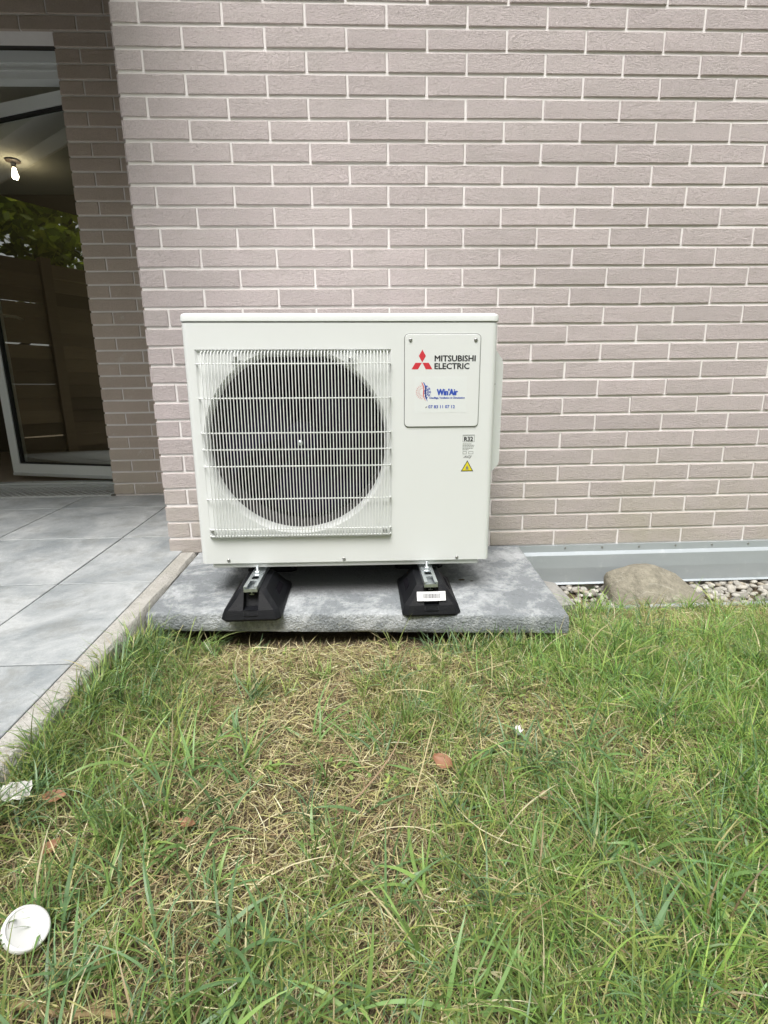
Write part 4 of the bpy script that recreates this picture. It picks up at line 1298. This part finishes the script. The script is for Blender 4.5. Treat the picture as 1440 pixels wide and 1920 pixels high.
def crumple(name, x, y, s, mat, label, cat, up, seed):
    m = MB(); n = 7; vs = []
    for i in range(n + 1):
        for j in range(n + 1):
            u, v_ = i / n - .5, j / n - .5
            q = Vector((u * 3 + seed, v_ * 3, seed))
            vs.append((u * s * (1 + .25 * noise.noise(q)), v_ * s * .62 * (1 + .3 * noise.noise(q + Vector((5, 0, 0)))), s * .30 * noise.noise(q * 1.4)))
    m.add(vs, [(i * (n + 1) + j, i * (n + 1) + j + 1, (i + 1) * (n + 1) + j + 1, (i + 1) * (n + 1) + j) for i in range(n) for j in range(n)])
    o = m.build(name, mat, None, 20, label=label, category=cat)
    o.location = (x, y, gz1(x, y) + up); o.rotation_euler = (.35, .1, random.uniform(0, 1))
crumple('paper_scrap', .062, -1.122, .05, M['scrap'], 'crumpled white paper scrap in the grass near the kerb', 'paper', .026, 2.3)
crumple('petal', .947, -.984, .024, M['scrap'], 'tiny white scrap between grass blades below the slab corner', 'scrap', .032, 5.7)

tw = MB()
pts = [Vector((.235 + .018 * i, -1.409 - .0022 * i + .003 * math.sin(i * 1.3), gz1(.235 + .018 * i, -1.41) + .006 + .002 * math.sin(i))) for i in range(9)]
tw.path(pts, .004, 7, [.0048, .0044, .0046, .0042, .0044, .004, .0038, .0036, .003])
tw.build('twig', M['twig'], None, 50, label='brown twig lying in the grass below the white lid', category='twig')
st = MB(); A = Vector((.715, -1.01, gz1(.715, -1.01) + .045))
pts = [A + Vector((-.004 - .0055 * i - .0011 * i * i, -.019 * i, .004 * math.sin(i * .5) - .0035 * i)) for i in range(10)]
st.path(pts, .0014, 5, [.0011] * 3 + [.0015] * 7)
st.build('dry_stalk', M['dleaf2'], None, 60, label='long bent straw coloured stalk leaning below the reddish leaf', category='stalk')

# debris on the slab
db = MB()
for i, (x, y, s) in enumerate(((.955, -.335, .012), (.985, -.345, .007), (.955, -.50, .004), (.93, -.47, .003), (1.07, -.44, .003))):
    q = iv * np.array([s * .9, s * .45, s * .22]) + np.array([x, y, slab_z(x, y) + s * .1])
    db.add(q, if_)
db.build('slab_debris', M['bark'], None, 60, kind='stuff', label='dark crumbs lying on the concrete slab')

# ------------------------------------------------------------------ garden beyond: fence and trees mirrored in the door glass
def fence(name, label, p0, p1, zb, h):
    p0, p1 = Vector(p0), Vector(p1); d = p1 - p0; L = d.length; a = math.atan2(d.y, d.x)
    r = thing(name, label, 'fence', (p0.x, p0.y, zb))
    nP = max(1, round(L / 1.9))
    pm = MB().box((-.045, -.045, 0), (.045, .045, h + .06)).mesh('post', M['fence'])
    for i in range(nP + 1):
        q = p0 + d * i / nP
        o = link('post', pm, r, (q.x, q.y, zb)); o.rotation_euler = (0, 0, a)
    n = int(h / .125); seg = L / nP
    plm = [MB().box((.05, -.012 + .004 * v_, .004), (seg - .05, .012 + .004 * v_, .128)).mesh('plank', M['fence']) for v_ in range(3)]
    for i in range(nP):
        q = p0 + d * i / nP
        for j in range(n):
            o = link('plank', plm[random.randint(0, 2)], r, (q.x + .005 * (j % 2) * math.sin(a), q.y - .005 * (j % 2) * math.cos(a), zb + .03 + j * .125)); o.rotation_euler = (.11, random.uniform(-.006, .006), a)
fence('garden_fence', 'brown plank fence along the left side of the patio', (-3.45, 2.2, 0), (-3.45, -5.3, 0), -.22, 2.02)
fence('garden_fence', 'brown plank fence closing the garden behind the viewer', (-3.3, -5.5, 0), (6.2, -5.5, 0), -.22, 1.70)

def tree(x, y, h, r, label, seed, dens=5200):
    rr = np.random.default_rng(seed)
    o = thing('garden_tree', label, 'tree', (x, y, -.15), 'trees beyond the fence')
    m = MB(); pts = [(x + .05 * math.sin(i * 1.1 + seed), y + .05 * math.cos(i * .9 + seed), -.2 + h * .75 * i / 6) for i in range(7)]
    m.path(pts, .1, 9, [.13, .11, .10, .09, .075, .06, .04])
    for i in range(9):
        a = rr.uniform(0, 6.28); b = Vector(pts[2 + i % 4]); e_ = b + Vector((math.cos(a) * r * .7, math.sin(a) * r * .7, rr.uniform(.3, .9)))
        m.path([b, (b + e_) / 2 + Vector((0, 0, .1)), e_], .03, 6, [.045, .03, .012])
    m.build('trunk', M['bark'], o, 60)
    nc = 46
    ce = rr.normal(size=(nc, 3)); ce /= np.linalg.norm(ce, axis=1)[:, None]
    ce *= (rr.random(nc) ** .4)[:, None] * np.array([r, r, h * .36]); ce += np.array([x, y, h * .62])
    n = dens; k = rr.integers(0, nc, n)
    p_ = ce[k] + rr.normal(size=(n, 3)) * np.array([.24, .24, .17]) * r * .62
    p_[:, 2] = np.maximum(p_[:, 2], .35)
    d1 = rr.normal(size=(n, 3)); d1 /= np.linalg.norm(d1, axis=1)[:, None]
    d2 = np.cross(d1, rr.normal(size=(n, 3))); d2 /= np.linalg.norm(d2, axis=1)[:, None]
    s = rr.uniform(.05, .10, (n, 1)); 
    V = np.stack([p_ - d1 * s, p_ + d2 * s * .45, p_ + d1 * s, p_ - d2 * s * .45], 1).reshape(-1, 3)
    F = np.arange(4 * n).reshape(-1, 4)
    me = bpy.data.meshes.new('crown'); me.from_pydata(V.tolist(), [], F.tolist()); me.materials.append(M['leafm'])
    pal = np.array([(.22, .30, .03), (.32, .42, .04), (.42, .52, .05), (.12, .18, .025), (.50, .56, .07)])
    C = np.ones((n, 4, 4), np.float32); C[..., :3] = (pal[rr.integers(0, 5, n)] * rr.uniform(.8, 1.2, (n, 1)))[:, None, :]
    at = me.color_attributes.new('col', 'FLOAT_COLOR', 'POINT'); at.data.foreach_set('color', C.ravel())
    link('crown', me, o)
tree(-4.9, .35, 4.6, 1.25, 'bushy yellow green tree beyond the left fence opposite the door', 3, 12000)
tree(-5.0, -1.9, 4.8, 1.35, 'bushy tree beyond the left fence next to the patio middle', 5)
tree(-5.3, -4.2, 5.0, 1.5, 'bushy tree at the far left corner of the garden', 8)
tree(-2.2, -7.2, 6.0, 1.9, 'spreading tree behind the back fence on the left', 12)
tree(.4, -7.6, 6.2, 1.9, 'spreading tree behind the back fence facing the door', 15)
tree(2.9, -7.3, 6.4, 1.9, 'spreading tree behind the back fence facing the unit', 21)
tree(5.4, -7.2, 6.0, 1.9, 'spreading tree behind the back fence near the right corner', 25)
tree(7.6, -4.6, 6.0, 1.9, 'spreading tree at the right end of the garden away from the wall', 29)
tree(7.8, -1.6, 5.6, 1.7, 'spreading tree at the right end of the garden near the wall', 33)

unbase()
